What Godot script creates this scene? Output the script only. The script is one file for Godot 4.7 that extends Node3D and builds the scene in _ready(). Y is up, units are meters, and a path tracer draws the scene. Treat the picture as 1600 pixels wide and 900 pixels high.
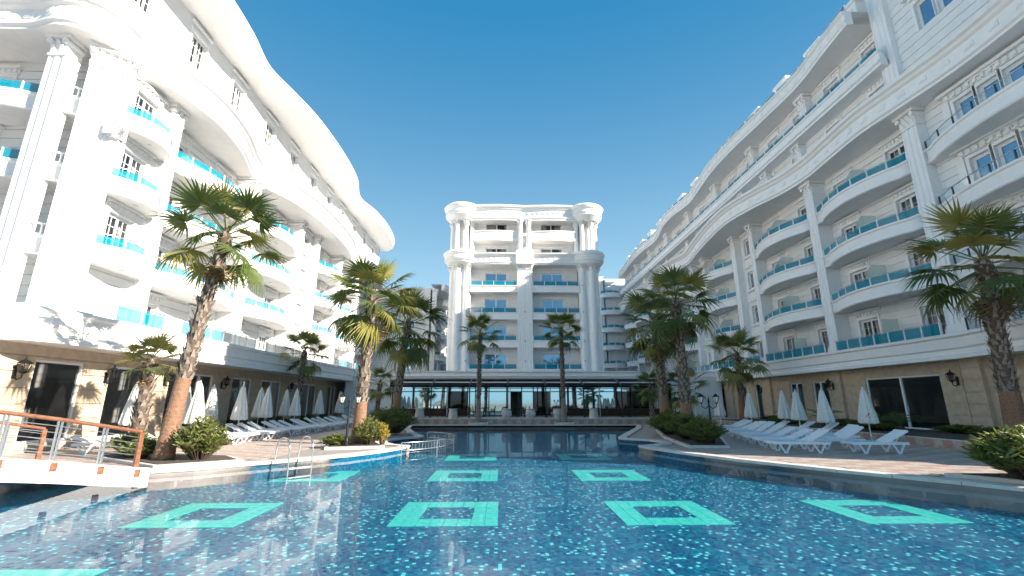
extends Node3D
# A hotel courtyard: two curved white wings, a tower between them, a mosaic pool, palms, loungers.
# World: x to the right, -z into the picture, y = 0 on the pool deck.

class MB:
	# collects triangles; positions go through a basis, so that one facade routine serves every facade
	var v := PackedVector3Array()
	var n := PackedVector3Array()
	var B := Basis()
	func _init(basis := Basis()):
		B = basis
	func q(a: Vector3, b: Vector3, c: Vector3, d: Vector3, nn: Vector3):
		q4(a, b, c, d, nn, nn, nn, nn)
	func q4(a: Vector3, b: Vector3, c: Vector3, d: Vector3, na: Vector3, nb: Vector3, nc: Vector3, nd: Vector3):
		t3(a, b, c, na, nb, nc)
		t3(a, c, d, na, nc, nd)
	func t3(a: Vector3, b: Vector3, c: Vector3, na: Vector3, nb: Vector3, nc: Vector3):
		var A := B * a
		var b2 := B * b
		var C := B * c
		var NA := (B * na).normalized()
		var NB := (B * nb).normalized()
		var NC := (B * nc).normalized()
		if (b2 - A).cross(C - A).dot(NA + NB + NC) > 0.0:
			v.append(A); v.append(C); v.append(b2)
			n.append(NA); n.append(NC); n.append(NB)
		else:
			v.append(A); v.append(b2); v.append(C)
			n.append(NA); n.append(NB); n.append(NC)
	func box(c: Vector3, s: Vector3, R := Basis()):
		var x := R.x * s.x * 0.5
		var y := R.y * s.y * 0.5
		var z := R.z * s.z * 0.5
		q(c + x - y - z, c + x + y - z, c + x + y + z, c + x - y + z, x)
		q(c - x - y - z, c - x + y - z, c - x + y + z, c - x - y + z, -x)
		q(c + y - x - z, c + y + x - z, c + y + x + z, c + y - x + z, y)
		q(c - y - x - z, c - y + x - z, c - y + x + z, c - y - x + z, -y)
		q(c + z - x - y, c + z + x - y, c + z + x + y, c + z - x + y, z)
		q(c - z - x - y, c - z + x - y, c - z + x + y, c - z - x + y, -z)
	func bb(x0: float, x1: float, y0: float, y1: float, z0: float, z1: float):
		box(Vector3((x0 + x1) / 2, (y0 + y1) / 2, (z0 + z1) / 2), Vector3(x1 - x0, y1 - y0, z1 - z0))
	func bar(a: Vector3, b: Vector3, w: float, h: float):
		# a straight bar of rectangular section
		var z := (b - a).normalized()
		var up := Vector3.UP if abs(z.y) < 0.95 else Vector3.RIGHT
		var x := up.cross(z).normalized()
		box((a + b) / 2, Vector3(w, h, (b - a).length()), Basis(x, z.cross(x), z))
	func tube(p: Array, r, sides := 8, caps := true):
		# r a number or one radius for each point
		var rings := []
		var last := Vector3.ZERO
		for i in p.size():
			var t: Vector3 = ((p[mini(i + 1, p.size() - 1)] as Vector3) - (p[maxi(i - 1, 0)] as Vector3)).normalized()
			var x: Vector3
			if i == 0:
				x = (Vector3.UP if abs(t.y) < 0.9 else Vector3.RIGHT).cross(t).normalized()
			else:
				x = (last - t * last.dot(t)).normalized()
			last = x
			var y := t.cross(x)
			var rr: float = r[i] if r is Array else r
			var ring := []
			for k in sides:
				var a := TAU * k / sides
				var d := x * cos(a) + y * sin(a)
				ring.append([(p[i] as Vector3) + d * rr, d])
			rings.append(ring)
		for i in p.size() - 1:
			for k in sides:
				var a = rings[i][k]; var b = rings[i][(k + 1) % sides]
				var c = rings[i + 1][(k + 1) % sides]; var d = rings[i + 1][k]
				q4(a[0], b[0], c[0], d[0], a[1], b[1], c[1], d[1])
		if caps:
			for e in [0, p.size() - 1]:
				var t: Vector3 = ((p[1] as Vector3) - (p[0] as Vector3)) * -1.0 if e == 0 else (p[e] as Vector3) - (p[e - 1] as Vector3)
				for k in range(1, sides - 1):
					t3(rings[e][0][0], rings[e][k][0], rings[e][k + 1][0], t, t, t)
	func lathe(c: Vector3, prof: Array, seg := 16, flute := 0.0, nf := 8, a0 := 0.0, a1 := TAU):
		# prof: Vector2(radius, height) from bottom to top; flute pleats the radius nf times round
		for i in prof.size() - 1:
			var p: Vector2 = prof[i]; var w: Vector2 = prof[i + 1]
			var d := (w - p)
			for k in seg:
				var A := a0 + (a1 - a0) * k / seg
				var C := a0 + (a1 - a0) * (k + 1) / seg
				var fa := 1.0 + flute * cos(A * nf)
				var fc := 1.0 + flute * cos(C * nf)
				var ra := Vector3(cos(A), 0, sin(A)); var rc := Vector3(cos(C), 0, sin(C))
				var na := ra * d.y - Vector3.UP * d.x
				var nc := rc * d.y - Vector3.UP * d.x
				if flute != 0.0:
					var sa := Vector3(-sin(A), 0, cos(A)) * (flute * nf * sin(A * nf)) * absf(d.y)
					var sc := Vector3(-sin(C), 0, cos(C)) * (flute * nf * sin(C * nf)) * absf(d.y)
					na += sa; nc += sc
				q4(c + ra * p.x * fa + Vector3.UP * p.y, c + rc * p.x * fc + Vector3.UP * p.y, c + rc * w.x * fc + Vector3.UP * w.y, c + ra * w.x * fa + Vector3.UP * w.y, na, nc, nc, na)
	func extrude(poly: PackedVector2Array, y0: float, y1: float, top := true, bottom := true):
		# poly in (x, z)
		var cx := Vector2.ZERO
		for p in poly:
			cx += p
		cx /= poly.size()
		var area := 0.0
		for i in poly.size():
			area += poly[i].cross(poly[(i + 1) % poly.size()])
		var sg := 1.0 if area > 0 else -1.0
		for i in poly.size():
			var a := poly[i]; var b := poly[(i + 1) % poly.size()]
			var nn := Vector3(b.y - a.y, 0, a.x - b.x) * sg
			q(Vector3(a.x, y0, a.y), Vector3(b.x, y0, b.y), Vector3(b.x, y1, b.y), Vector3(a.x, y1, a.y), nn)
		var ix := Geometry2D.triangulate_polygon(poly)
		for k in ix.size() / 3:
			var a := poly[ix[k * 3]]; var b := poly[ix[k * 3 + 1]]; var c := poly[ix[k * 3 + 2]]
			if top:
				t3(Vector3(a.x, y1, a.y), Vector3(b.x, y1, b.y), Vector3(c.x, y1, c.y), Vector3.UP, Vector3.UP, Vector3.UP)
			if bottom:
				t3(Vector3(a.x, y0, a.y), Vector3(b.x, y0, b.y), Vector3(c.x, y0, c.y), Vector3.DOWN, Vector3.DOWN, Vector3.DOWN)
	func sweep(path: Array, prof: Array, side := 1.0):
		# path: Vector2 (x, z) in plan; prof: closed loop of Vector2 (outward, y). Outward is the left of the path (times side).
		var nr := []
		for i in path.size():
			var t0: Vector2 = ((path[i] as Vector2) - (path[maxi(i - 1, 0)] as Vector2)).normalized()
			var t1: Vector2 = ((path[mini(i + 1, path.size() - 1)] as Vector2) - (path[i] as Vector2)).normalized()
			if i == 0: t0 = t1
			if i == path.size() - 1: t1 = t0
			var m := Vector2(-(t0.y + t1.y), t0.x + t1.x).normalized()
			var k := 1.0 / maxf(0.5, m.dot(Vector2(-t1.y, t1.x)))
			nr.append(m * k * side)
		for j in prof.size():
			var p: Vector2 = prof[j]; var w: Vector2 = prof[(j + 1) % prof.size()]
			for i in path.size() - 1:
				var a: Vector2 = path[i]; var b: Vector2 = path[i + 1]
				var na: Vector2 = nr[i]; var nb: Vector2 = nr[i + 1]
				var d := w - p
				var f := func(nn: Vector2): return Vector3(nn.x * d.y, -d.x, nn.y * d.y) * psign
				q4(Vector3(a.x + na.x * p.x, p.y, a.y + na.y * p.x), Vector3(b.x + nb.x * p.x, p.y, b.y + nb.y * p.x), Vector3(b.x + nb.x * w.x, w.y, b.y + nb.y * w.x), Vector3(a.x + na.x * w.x, w.y, a.y + na.y * w.x), f.call(na), f.call(nb), f.call(nb), f.call(na))
		for e in [0, path.size() - 1]:
			var a: Vector2 = path[e]; var na: Vector2 = nr[e]
			var pl := PackedVector2Array(prof)
			var ix := Geometry2D.triangulate_polygon(pl)
			var t: Vector2 = (path[1] as Vector2) - (path[0] as Vector2)
			if e == 0: t = -t
			else: t = (path[e] as Vector2) - (path[e - 1] as Vector2)
			var tn := Vector3(t.x, 0, t.y)
			for k in ix.size() / 3:
				var P := []
				for m in 3:
					var w := pl[ix[k * 3 + m]]
					P.append(Vector3(a.x + na.x * w.x, w.y, a.y + na.y * w.x))
				t3(P[0], P[1], P[2], tn, tn, tn)
	var psign := 1.0  # +1 when the profile runs upwards on its outer side
	func mesh() -> ArrayMesh:
		var m := ArrayMesh.new()
		var a := []
		a.resize(Mesh.ARRAY_MAX)
		a[Mesh.ARRAY_VERTEX] = v
		a[Mesh.ARRAY_NORMAL] = n
		m.add_surface_from_arrays(Mesh.PRIMITIVE_TRIANGLES, a)
		return m

class Fac:
	# a facade: s runs along it, y up, o outwards
	var B: Basis
	var O: Vector3
	var key: String
	func _init(k: String, basis: Basis, origin: Vector3):
		key = k; B = basis; O = origin
	func at(s: float, y: float, o: float) -> Vector3:
		return O + B * Vector3(s, y, o)

var M := {}
var cache := {}
var used := {}
var rng := RandomNumberGenerator.new()

func named(base: String) -> String:
	var k: int = used.get(base, 0)
	used[base] = k + 1
	return base if k == 0 else "%s_%03d" % [base, k]
func thing(called: String, label: String, category: String, at := Vector3.ZERO, turn := 0.0, group := "") -> Node3D:
	var o := Node3D.new()
	o.name = named(called)
	add_child(o)
	o.position = at
	o.rotation.y = turn
	tag(o, label, category, group)
	return o
func tag(o: Node3D, label: String, category: String, group := ""):
	o.set_meta("label", label)
	o.set_meta("category", category)
	if group != "":
		o.set_meta("group", group)
func pnode(parent: Node3D, called: String, at := Vector3.ZERO) -> Node3D:
	var o := Node3D.new()
	o.name = called
	parent.add_child(o, true)
	o.position = at
	return o
func part(parent: Node3D, called: String, m, mat: Material, at := Vector3.ZERO) -> MeshInstance3D:
	var o := MeshInstance3D.new()
	o.name = called
	o.mesh = m.mesh() if m is MB else m
	o.material_override = mat
	parent.add_child(o, true)
	o.position = at
	return o
func structure(called: String, m, mat: Material) -> MeshInstance3D:
	var o := part(self, called, m, mat)
	o.set_meta("kind", "structure")
	return o

# ---------- materials
func lin(r: float, g: float, b: float, a := 1.0) -> Color:
	var c := Color(r, g, b).linear_to_srgb()
	c.a = a
	return c
func noise_tex(seed_: int, freq: float, c0: Color, c1: Color, size := 512, oct := 4, normal := false, bump := 4.0) -> NoiseTexture2D:
	var f := FastNoiseLite.new()
	f.seed = seed_
	f.frequency = freq
	f.fractal_octaves = oct
	var t := NoiseTexture2D.new()
	t.width = size
	t.height = size
	t.seamless = true
	t.noise = f
	t.as_normal_map = normal
	t.bump_strength = bump
	if not normal:
		var g := Gradient.new()
		g.set_color(0, c0)
		g.set_color(1, c1)
		t.color_ramp = g
	return t
func mat(called: String, c: Color, rough := 0.7, metal := 0.0) -> StandardMaterial3D:
	var m := StandardMaterial3D.new()
	m.resource_name = called
	m.albedo_color = c
	m.roughness = rough
	m.metallic = metal
	M[called] = m
	return m
func mottled(called: String, c: Color, rough: float, vary: float, scale: float, seed_: int, relief := 0.0) -> StandardMaterial3D:
	# base colour with stains of two sizes, laid on by world position
	var m := mat(called, Color.WHITE, rough)
	m.albedo_texture = noise_tex(seed_, 0.012, c.darkened(vary), c.lightened(vary * 0.4), 512, 6)
	m.uv1_triplanar = true
	m.uv1_world_triplanar = true
	m.uv1_scale = Vector3.ONE * scale
	if relief > 0.0:
		m.heightmap_enabled = true
		m.heightmap_texture = noise_tex(seed_ + 5, 0.05, Color.BLACK, Color.WHITE, 512, 4)
		m.heightmap_scale = relief
	return m
func glass(called: String, c: Color, rough := 0.04) -> StandardMaterial3D:
	var m := mat(called, c, rough)
	m.transparency = BaseMaterial3D.TRANSPARENCY_ALPHA
	return m
func leafy(called: String, c: Color, back: Color) -> StandardMaterial3D:
	var m := mat(called, c, 0.5)
	m.backlight_enabled = true
	m.backlight = back
	m.cull_mode = BaseMaterial3D.CULL_DISABLED
	return m
func mosaic_floor():
	# small glass tesserae, each its own blue, with paler grout
	var r := RandomNumberGenerator.new()
	r.seed = 4242
	var im := Image.create(1024, 1024, false, Image.FORMAT_RGB8)
	im.fill(lin(0.01, 0.1, 0.16))
	for i in 64:
		for j in 64:
			var k := r.randf()
			var c := lin(0.0, 0.10, 0.20).lerp(lin(0.0, 0.05, 0.15), r.randf())
			if k > 0.72: c = lin(0.0, 0.17, 0.26)
			elif k < 0.1: c = lin(0.0, 0.03, 0.12)
			im.fill_rect(Rect2i(i * 16 + 1, j * 16 + 1, 14, 14), c)
	var m := mat("mosaic", Color.WHITE, 0.3)
	m.albedo_texture = ImageTexture.create_from_image(im)
	m.uv1_triplanar = true
	m.uv1_world_triplanar = true
	m.uv1_scale = Vector3.ONE / (64 * 0.0635)
func materials():
	mottled("plaster", lin(0.85, 0.84, 0.82), 0.75, 0.05, 0.13, 3)
	mottled("trim", lin(0.88, 0.87, 0.855), 0.65, 0.035, 0.2, 7)
	mottled("cream_stone", lin(0.58, 0.46, 0.33), 0.7, 0.12, 0.35, 11, 0.3)
	glass("teal_glass", lin(0.0, 0.22, 0.31, 0.84), 0.05).metallic_specular = 0.2
	glass("clear_glass", lin(0.35, 0.5, 0.5, 0.12), 0.03)
	glass("frosted_glass", lin(0.55, 0.72, 0.68, 0.45), 0.2)
	glass("window_glass", lin(0.012, 0.03, 0.04, 0.35), 0.03)
	glass("dark_glass", lin(0.006, 0.009, 0.01, 0.6), 0.03)
	mat("solar_glass", lin(0.2, 0.36, 0.5), 0.03, 0.65)
	mat("mirror_glass", lin(0.45, 0.6, 0.64), 0.02, 0.9)
	mat("white_frame", lin(0.8, 0.8, 0.8), 0.35)
	mat("steel", lin(0.55, 0.56, 0.57), 0.28, 0.9)
	mat("dark_steel", lin(0.05, 0.06, 0.07), 0.4, 0.6)
	mat("black_metal", lin(0.012, 0.012, 0.013), 0.5, 0.2)
	mat("curtain", lin(0.72, 0.7, 0.66), 0.9)
	mottled("red_wood", lin(0.27, 0.09, 0.035), 0.4, 0.3, 1.2, 19)
	mottled("white_plastic", lin(0.83, 0.85, 0.88), 0.4, 0.03, 1.0, 23)
	mottled("canvas", lin(0.76, 0.74, 0.70), 0.85, 0.08, 1.5, 29)
	mat("logo_red", lin(0.45, 0.06, 0.05), 0.7)
	mat("towel_blue", lin(0.35, 0.6, 0.75), 0.9)
	mottled("pink_tile", lin(0.50, 0.27, 0.22), 0.5, 0.15, 0.9, 31)
	mottled("pale_tile", lin(0.50, 0.44, 0.38), 0.5, 0.16, 0.9, 37)
	mottled("rose_tile", lin(0.44, 0.30, 0.25), 0.5, 0.15, 0.9, 41)
	mottled("grout", lin(0.3, 0.27, 0.25), 0.8, 0.1, 0.5, 43)
	mottled("coping_stone", lin(0.68, 0.64, 0.58), 0.55, 0.12, 0.6, 47)
	mosaic_floor()
	mat("mosaic_light", lin(0.12, 0.56, 0.62), 0.3)
	mat("mosaic_dark", lin(0.004, 0.03, 0.12), 0.3)
	mottled("turquoise_tile", lin(0.045, 0.62, 0.55), 0.3, 0.18, 1.1, 59)
	mottled("smooth_bark", lin(0.36, 0.18, 0.095), 0.85, 0.35, 2.0, 61, 1.5)
	mottled("rough_bark", lin(0.44, 0.35, 0.27), 0.9, 0.4, 2.5, 67, 2.0)
	mottled("trunk_core", lin(0.13, 0.085, 0.055), 0.95, 0.4, 2.5, 69)
	mottled("fibre", lin(0.09, 0.05, 0.03), 0.95, 0.4, 3.0, 71)
	leafy("frond_green", lin(0.075, 0.105, 0.026), lin(0.10, 0.13, 0.02))
	leafy("frond_olive", lin(0.2, 0.19, 0.05), lin(0.16, 0.15, 0.02))
	leafy("frond_dry", lin(0.26, 0.18, 0.09), lin(0.1, 0.07, 0.02))
	leafy("shrub_leaf", lin(0.115, 0.135, 0.03), lin(0.1, 0.12, 0.02))
	leafy("shrub_leaf_yellow", lin(0.42, 0.32, 0.04), lin(0.2, 0.15, 0.02))
	mottled("soil", lin(0.07, 0.05, 0.035), 0.95, 0.3, 1.0, 73)
	mottled("pot_clay", lin(0.6, 0.58, 0.55), 0.6, 0.15, 1.0, 79)
	mottled("awning_black", lin(0.016, 0.012, 0.011), 0.8, 0.2, 0.5, 83)
	mat("interior_dark", lin(0.38, 0.32, 0.27), 0.9)
	mat("rattan", lin(0.05, 0.025, 0.015), 0.7)
	mat("orange_wood", lin(0.5, 0.24, 0.07), 0.5)
	mat("lamp_glass", lin(0.7, 0.7, 0.65), 0.2)
	var w := glass("pool_water", lin(0.005, 0.16, 0.30, 0.06), 0.006)
	w.metallic_specular = 0.28
	w.normal_enabled = true
	w.normal_texture = noise_tex(91, 0.011, Color.BLACK, Color.WHITE, 1024, 3, true, 3.0)
	w.normal_scale = 0.026
	w.uv1_triplanar = true
	w.uv1_world_triplanar = true
	w.uv1_scale = Vector3(0.16, 0.16, 0.16)

# ---------- pieces of the facades
func wall(parent: Node3D, F: Fac, s0: float, s1: float, y0: float, y1: float, o: float, holes: Array, m: Material, grooved := true, single := false, ch := 0.45, depth := 0.3, called := "wall"):
	# a wall of stone courses with real joints, left open where the windows go; single: each course a mesh of its own
	var cuts := [y0, y1]
	var lines := {}
	if grooved:
		var n := maxi(1, roundi((y1 - y0) / ch))
		for i in range(1, n):
			var y := y0 + (y1 - y0) * i / n
			cuts.append(y)
			lines[snappedf(y, 0.001)] = true
	for h in holes:
		for k in [2, 3]:
			if h[k] > y0 + 0.01 and h[k] < y1 - 0.01:
				cuts.append(h[k])
	cuts.sort()
	var anchor := F.at(s0, y0, o)
	var mb := MB.new(F.B)
	var back := MB.new(F.B)
	for i in cuts.size() - 1:
		var a: float = cuts[i]; var b: float = cuts[i + 1]
		if b - a < 0.004:
			continue
		var mid := (a + b) / 2
		var spans := [[s0, s1]]
		for h in holes:
			if h[2] < mid and h[3] > mid:
				var next := []
				for sp in spans:
					if h[1] <= sp[0] or h[0] >= sp[1]:
						next.append(sp)
						continue
					if h[0] > sp[0] + 0.01: next.append([sp[0], h[0]])
					if h[1] < sp[1] - 0.01: next.append([h[1], sp[1]])
				spans = next
		var ta := 0.022 if lines.has(snappedf(a, 0.001)) else 0.0
		var tb := 0.022 if lines.has(snappedf(b, 0.001)) else 0.0
		for sp in spans:
			var front := MB.new(F.B) if single else mb
			front.bb(sp[0] - s0, sp[1] - s0, a + ta - y0, b - tb - y0, -0.044 if grooved else -depth, 0.0)
			if single:
				part(parent, "wall_course", front, m, anchor)
			if grooved:
				back.bb(sp[0] - s0, sp[1] - s0, a - y0, b - y0, -depth, -0.045)
	if grooved:
		part(parent, called, back, m, anchor)
	if not single:
		part(parent, called + ("_facing" if grooved else ""), mb, m, anchor)

func dentils(mb: MB, s0: float, s1: float, y: float, o: float, w: float, h: float, d: float, step: float):
	var n := maxi(1, int((s1 - s0) / step))
	for i in n:
		var c := s0 + (s1 - s0) * (i + 0.5) / n
		mb.bb(c - w / 2, c + w / 2, y, y + h, o, o + d)

func window(parent: Node3D, F: Fac, s: float, y: float, o: float, w: float, h: float, leaves := 2, kind := "muntin", lintel := true):
	# sits in a hole from s to s + w, y to y + h, of a wall whose face is at o
	var k := "win%s%.2f,%.2f,%d,%s,%s" % [F.key, w, h, leaves, kind, lintel]
	if not cache.has(k):
		var f := MB.new(F.B)
		var r := -0.16
		for e in [[0.0, 0.07, 0.0, h], [w - 0.07, w, 0.0, h], [0.07, w - 0.07, 0.0, 0.07], [0.07, w - 0.07, h - 0.07, h]]:
			f.bb(e[0], e[1], e[2], e[3], r - 0.03, r + 0.05)
		var lw := (w - 0.14) / leaves
		for i in leaves:
			var a := 0.07 + lw * i
			for e in [[a, a + 0.055, 0.07, h - 0.07], [a + lw - 0.055, a + lw, 0.07, h - 0.07], [a + 0.055, a + lw - 0.055, 0.07, 0.15], [a + 0.055, a + lw - 0.055, h - 0.15, h - 0.07]]:
				f.bb(e[0], e[1], e[2], e[3], r - 0.02, r + 0.03)
			if kind == "muntin":
				f.bb(a + lw / 2 - 0.014, a + lw / 2 + 0.014, 0.15, h - 0.15, r - 0.006, r + 0.022)
				var rows := 4 if h > 1.9 else 3
				for j in range(1, rows):
					f.bb(a + 0.055, a + lw - 0.055, h * j / rows - 0.014, h * j / rows + 0.014, r - 0.005, r + 0.02)
		var panes := []
		for i in leaves:
			var p := MB.new(F.B)
			var a := 0.07 + lw * i
			p.q(Vector3(a + 0.05, 0.14, r - 0.01), Vector3(a + lw - 0.05, 0.14, r - 0.01), Vector3(a + lw - 0.05, h - 0.14, r - 0.01), Vector3(a + 0.05, h - 0.14, r - 0.01), Vector3(0, 0, 1))
			panes.append(p.mesh())
		var sur := MB.new(F.B)
		var ow := 0.16
		sur.bb(-ow, 0.0, 0.0, h + 0.16, 0.0, 0.07)
		sur.bb(w, w + ow, 0.0, h + 0.16, 0.0, 0.07)
		sur.bb(0.0, w, h, h + 0.16, 0.0, 0.068)
		if lintel:
			sur.bb(-0.3, w + 0.3, h + 0.42, h + 0.54, 0.0, 0.19)
			sur.bb(-0.22, w + 0.22, h + 0.16, h + 0.42, 0.0, 0.06)
			dentils(sur, -0.2, w + 0.2, h + 0.2, 0.06, 0.13, 0.18, 0.06, 0.26)
		var cur := []
		for vari in 2:
			var c := MB.new(F.B)
			for run in ([[0.05, w * 0.3], [w * 0.68, w - 0.05]] if vari == 0 else [[0.05, w * 0.55], [w * 0.85, w - 0.05]]):
				var n := maxi(4, int((run[1] - run[0]) / 0.05))
				for i in n:
					var a: float = run[0] + (run[1] - run[0]) * i / n
					var b: float = run[0] + (run[1] - run[0]) * (i + 1) / n
					var za := -0.42 + 0.03 * sin(i * 1.9)
					var zb := -0.42 + 0.03 * sin((i + 1) * 1.9)
					c.q(Vector3(a, 0.02, za), Vector3(b, 0.02, zb), Vector3(b, h - 0.02, zb), Vector3(a, h - 0.02, za), Vector3(za - zb, 0, b - a))
			cur.append(c.mesh())
		cache[k] = [f.mesh(), panes, sur.mesh(), cur]
	var c: Array = cache[k]
	var node := pnode(parent, "window", F.at(s, y, o))
	part(node, "frame", c[0], M.white_frame)
	for p in c[1]:
		part(node, "pane", p, M.solar_glass if kind == "tinted" else M.window_glass)
	part(node, "surround", c[2], M.trim)
	part(node, "curtain", c[3][rng.randi() % 2], M.curtain)

const PARAPET := [Vector2(-0.14, -0.32), Vector2(0.0, -0.32), Vector2(0.05, -0.27), Vector2(0.05, -0.2), Vector2(0.0, -0.14), Vector2(0.0, 0.34), Vector2(0.07, 0.4), Vector2(0.07, 0.5), Vector2(-0.17, 0.5), Vector2(-0.14, 0.4)]

func curve_out(w: float, d0: float, bulge: float, n := 14, step := 0.0) -> Array:
	# front line of a balcony: s from 0 to w; straight sides up to d0, a bow of that bulge between them
	var p := [Vector2(0.0, 0.0), Vector2(0.0, d0)]
	var a := step
	if step > 0.0:
		p.append(Vector2(step, d0 + 0.02))
	for i in range(1, n):
		var t := float(i) / n
		p.append(Vector2(a + (w - 2 * a) * t, d0 + 0.04 + bulge * pow(sin(PI * t), 0.8)))
	if step > 0.0:
		p.append(Vector2(w - step, d0 + 0.02))
	p.append(Vector2(w, d0))
	p.append(Vector2(w, 0.0))
	return p

func rail(node: Node3D, F: Fac, path: Array, y0: float, y1: float, step: float, gmat: Material, k: String, posts_mat: Material, inset := 0.06):
	# glass panels between posts under a handrail, along path (s, o)
	if not cache.has(k):
		var total := 0.0
		for i in path.size() - 1:
			total += (path[i] as Vector2).distance_to(path[i + 1])
		var n := maxi(1, roundi(total / step))
		var pts := []
		for j in n + 1:
			var want := total * j / n
			var got := 0.0
			for i in path.size() - 1:
				var l: float = (path[i] as Vector2).distance_to(path[i + 1])
				if got + l >= want - 0.0001 or i == path.size() - 2:
					pts.append((path[i] as Vector2).lerp(path[i + 1], clampf((want - got) / maxf(l, 0.0001), 0, 1)))
					break
				got += l
		var panels := []
		var posts := []
		for j in pts.size():
			var p: Vector2 = pts[j]
			var mb := MB.new(F.B)
			mb.bb(p.x - 0.028, p.x + 0.028, y0, y1, p.y - inset - 0.028, p.y - inset + 0.028)
			posts.append(mb.mesh())
			if j < pts.size() - 1:
				var a := Vector3(p.x, 0, p.y - inset)
				var b := Vector3(pts[j + 1].x, 0, pts[j + 1].y - inset)
				var d := (b - a).normalized() * 0.05
				a += d; b -= d
				var up0 := Vector3.UP * (y0 + 0.03); var up1 := Vector3.UP * (y1 - 0.05)
				var g := MB.new(F.B)
				g.q(a + up0, b + up0, b + up1, a + up1, Vector3(d.z, 0, -d.x) * (-1.0 if d.x > 0 else 1.0))
				panels.append(g.mesh())
		var h := MB.new(F.B)
		var line := []
		for p in path:
			line.append(Vector3(p.x, y1, p.y - inset))
		h.tube(line, 0.026, 6)
		cache[k] = [panels, posts, h.mesh()]
	var c: Array = cache[k]
	for g in c[0]:
		part(node, "glass_panel", g, gmat)
	for p in c[1]:
		part(node, "rail_post", p, posts_mat)
	part(node, "handrail", c[2], M.steel)

func balcony(parent: Node3D, F: Fac, s: float, y: float, o: float, path: Array, style := "teal", divider := false):
	var k := "balc%s%.2f%s%s" % [F.key, s, str(path.size()), str(path[3])]
	if not cache.has(k):
		var mb := MB.new(F.B)
		var loop: Array = PARAPET
		mb.sweep(path, loop)
		for i in path.size() - 1:
			var a: Vector2 = path[i]; var b: Vector2 = path[i + 1]
			if absf(b.x - a.x) < 0.001:
				continue
			for e in [[-0.3, Vector3.DOWN], [0.0, Vector3.UP]]:
				mb.q(Vector3(a.x, e[0], 0), Vector3(b.x, e[0], 0), Vector3(b.x, e[0], b.y - 0.05), Vector3(a.x, e[0], a.y - 0.05), e[1])
		cache[k] = mb.mesh()
	var node := pnode(parent, "balcony", F.at(s, y, o))
	part(node, "parapet", cache[k], M.trim)
	var gm: Material = M.teal_glass if style == "teal" else M.clear_glass
	rail(node, F, path.slice(1, path.size() - 1), 0.5, 0.98, 1.15, gm, k + "rail" + style, M.white_frame if style == "teal" else M.dark_steel)
	if divider:
		var dk := k + "div"
		if not cache.has(dk):
			var mb := MB.new(F.B)
			var mid: Vector2 = path[path.size() / 2]
			var pl := [Vector3(mid.x, 0.02, 0.05), Vector3(mid.x, 0.02, mid.y - 0.25), Vector3(mid.x, 1.35, mid.y - 0.35), Vector3(mid.x, 1.95, mid.y - 0.8), Vector3(mid.x, 1.95, 0.05)]
			for off in [-0.012, 0.012]:
				for i in range(1, 4):
					var d := Vector3(off, 0, 0)
					mb.t3(pl[0] + d, pl[i] + d, pl[i + 1] + d, d, d, d)
			cache[dk] = mb.mesh()
		part(node, "divider_screen", cache[dk], M.frosted_glass)
	var lk := "soffit" + F.key
	if not cache.has(lk):
		var mb := MB.new(F.B)
		mb.lathe(Vector3.ZERO, [Vector2(0.11, -0.34), Vector2(0.11, -0.3)], 10)
		mb.lathe(Vector3.ZERO, [Vector2(0.0, -0.345), Vector2(0.11, -0.34)], 10)
		cache[lk] = mb.mesh()
	var mp: Vector2 = path[path.size() / 2]
	part(node, "ceiling_lamp", cache[lk], M.white_frame, F.B * Vector3(mp.x, 0, mp.y * 0.5))

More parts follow.
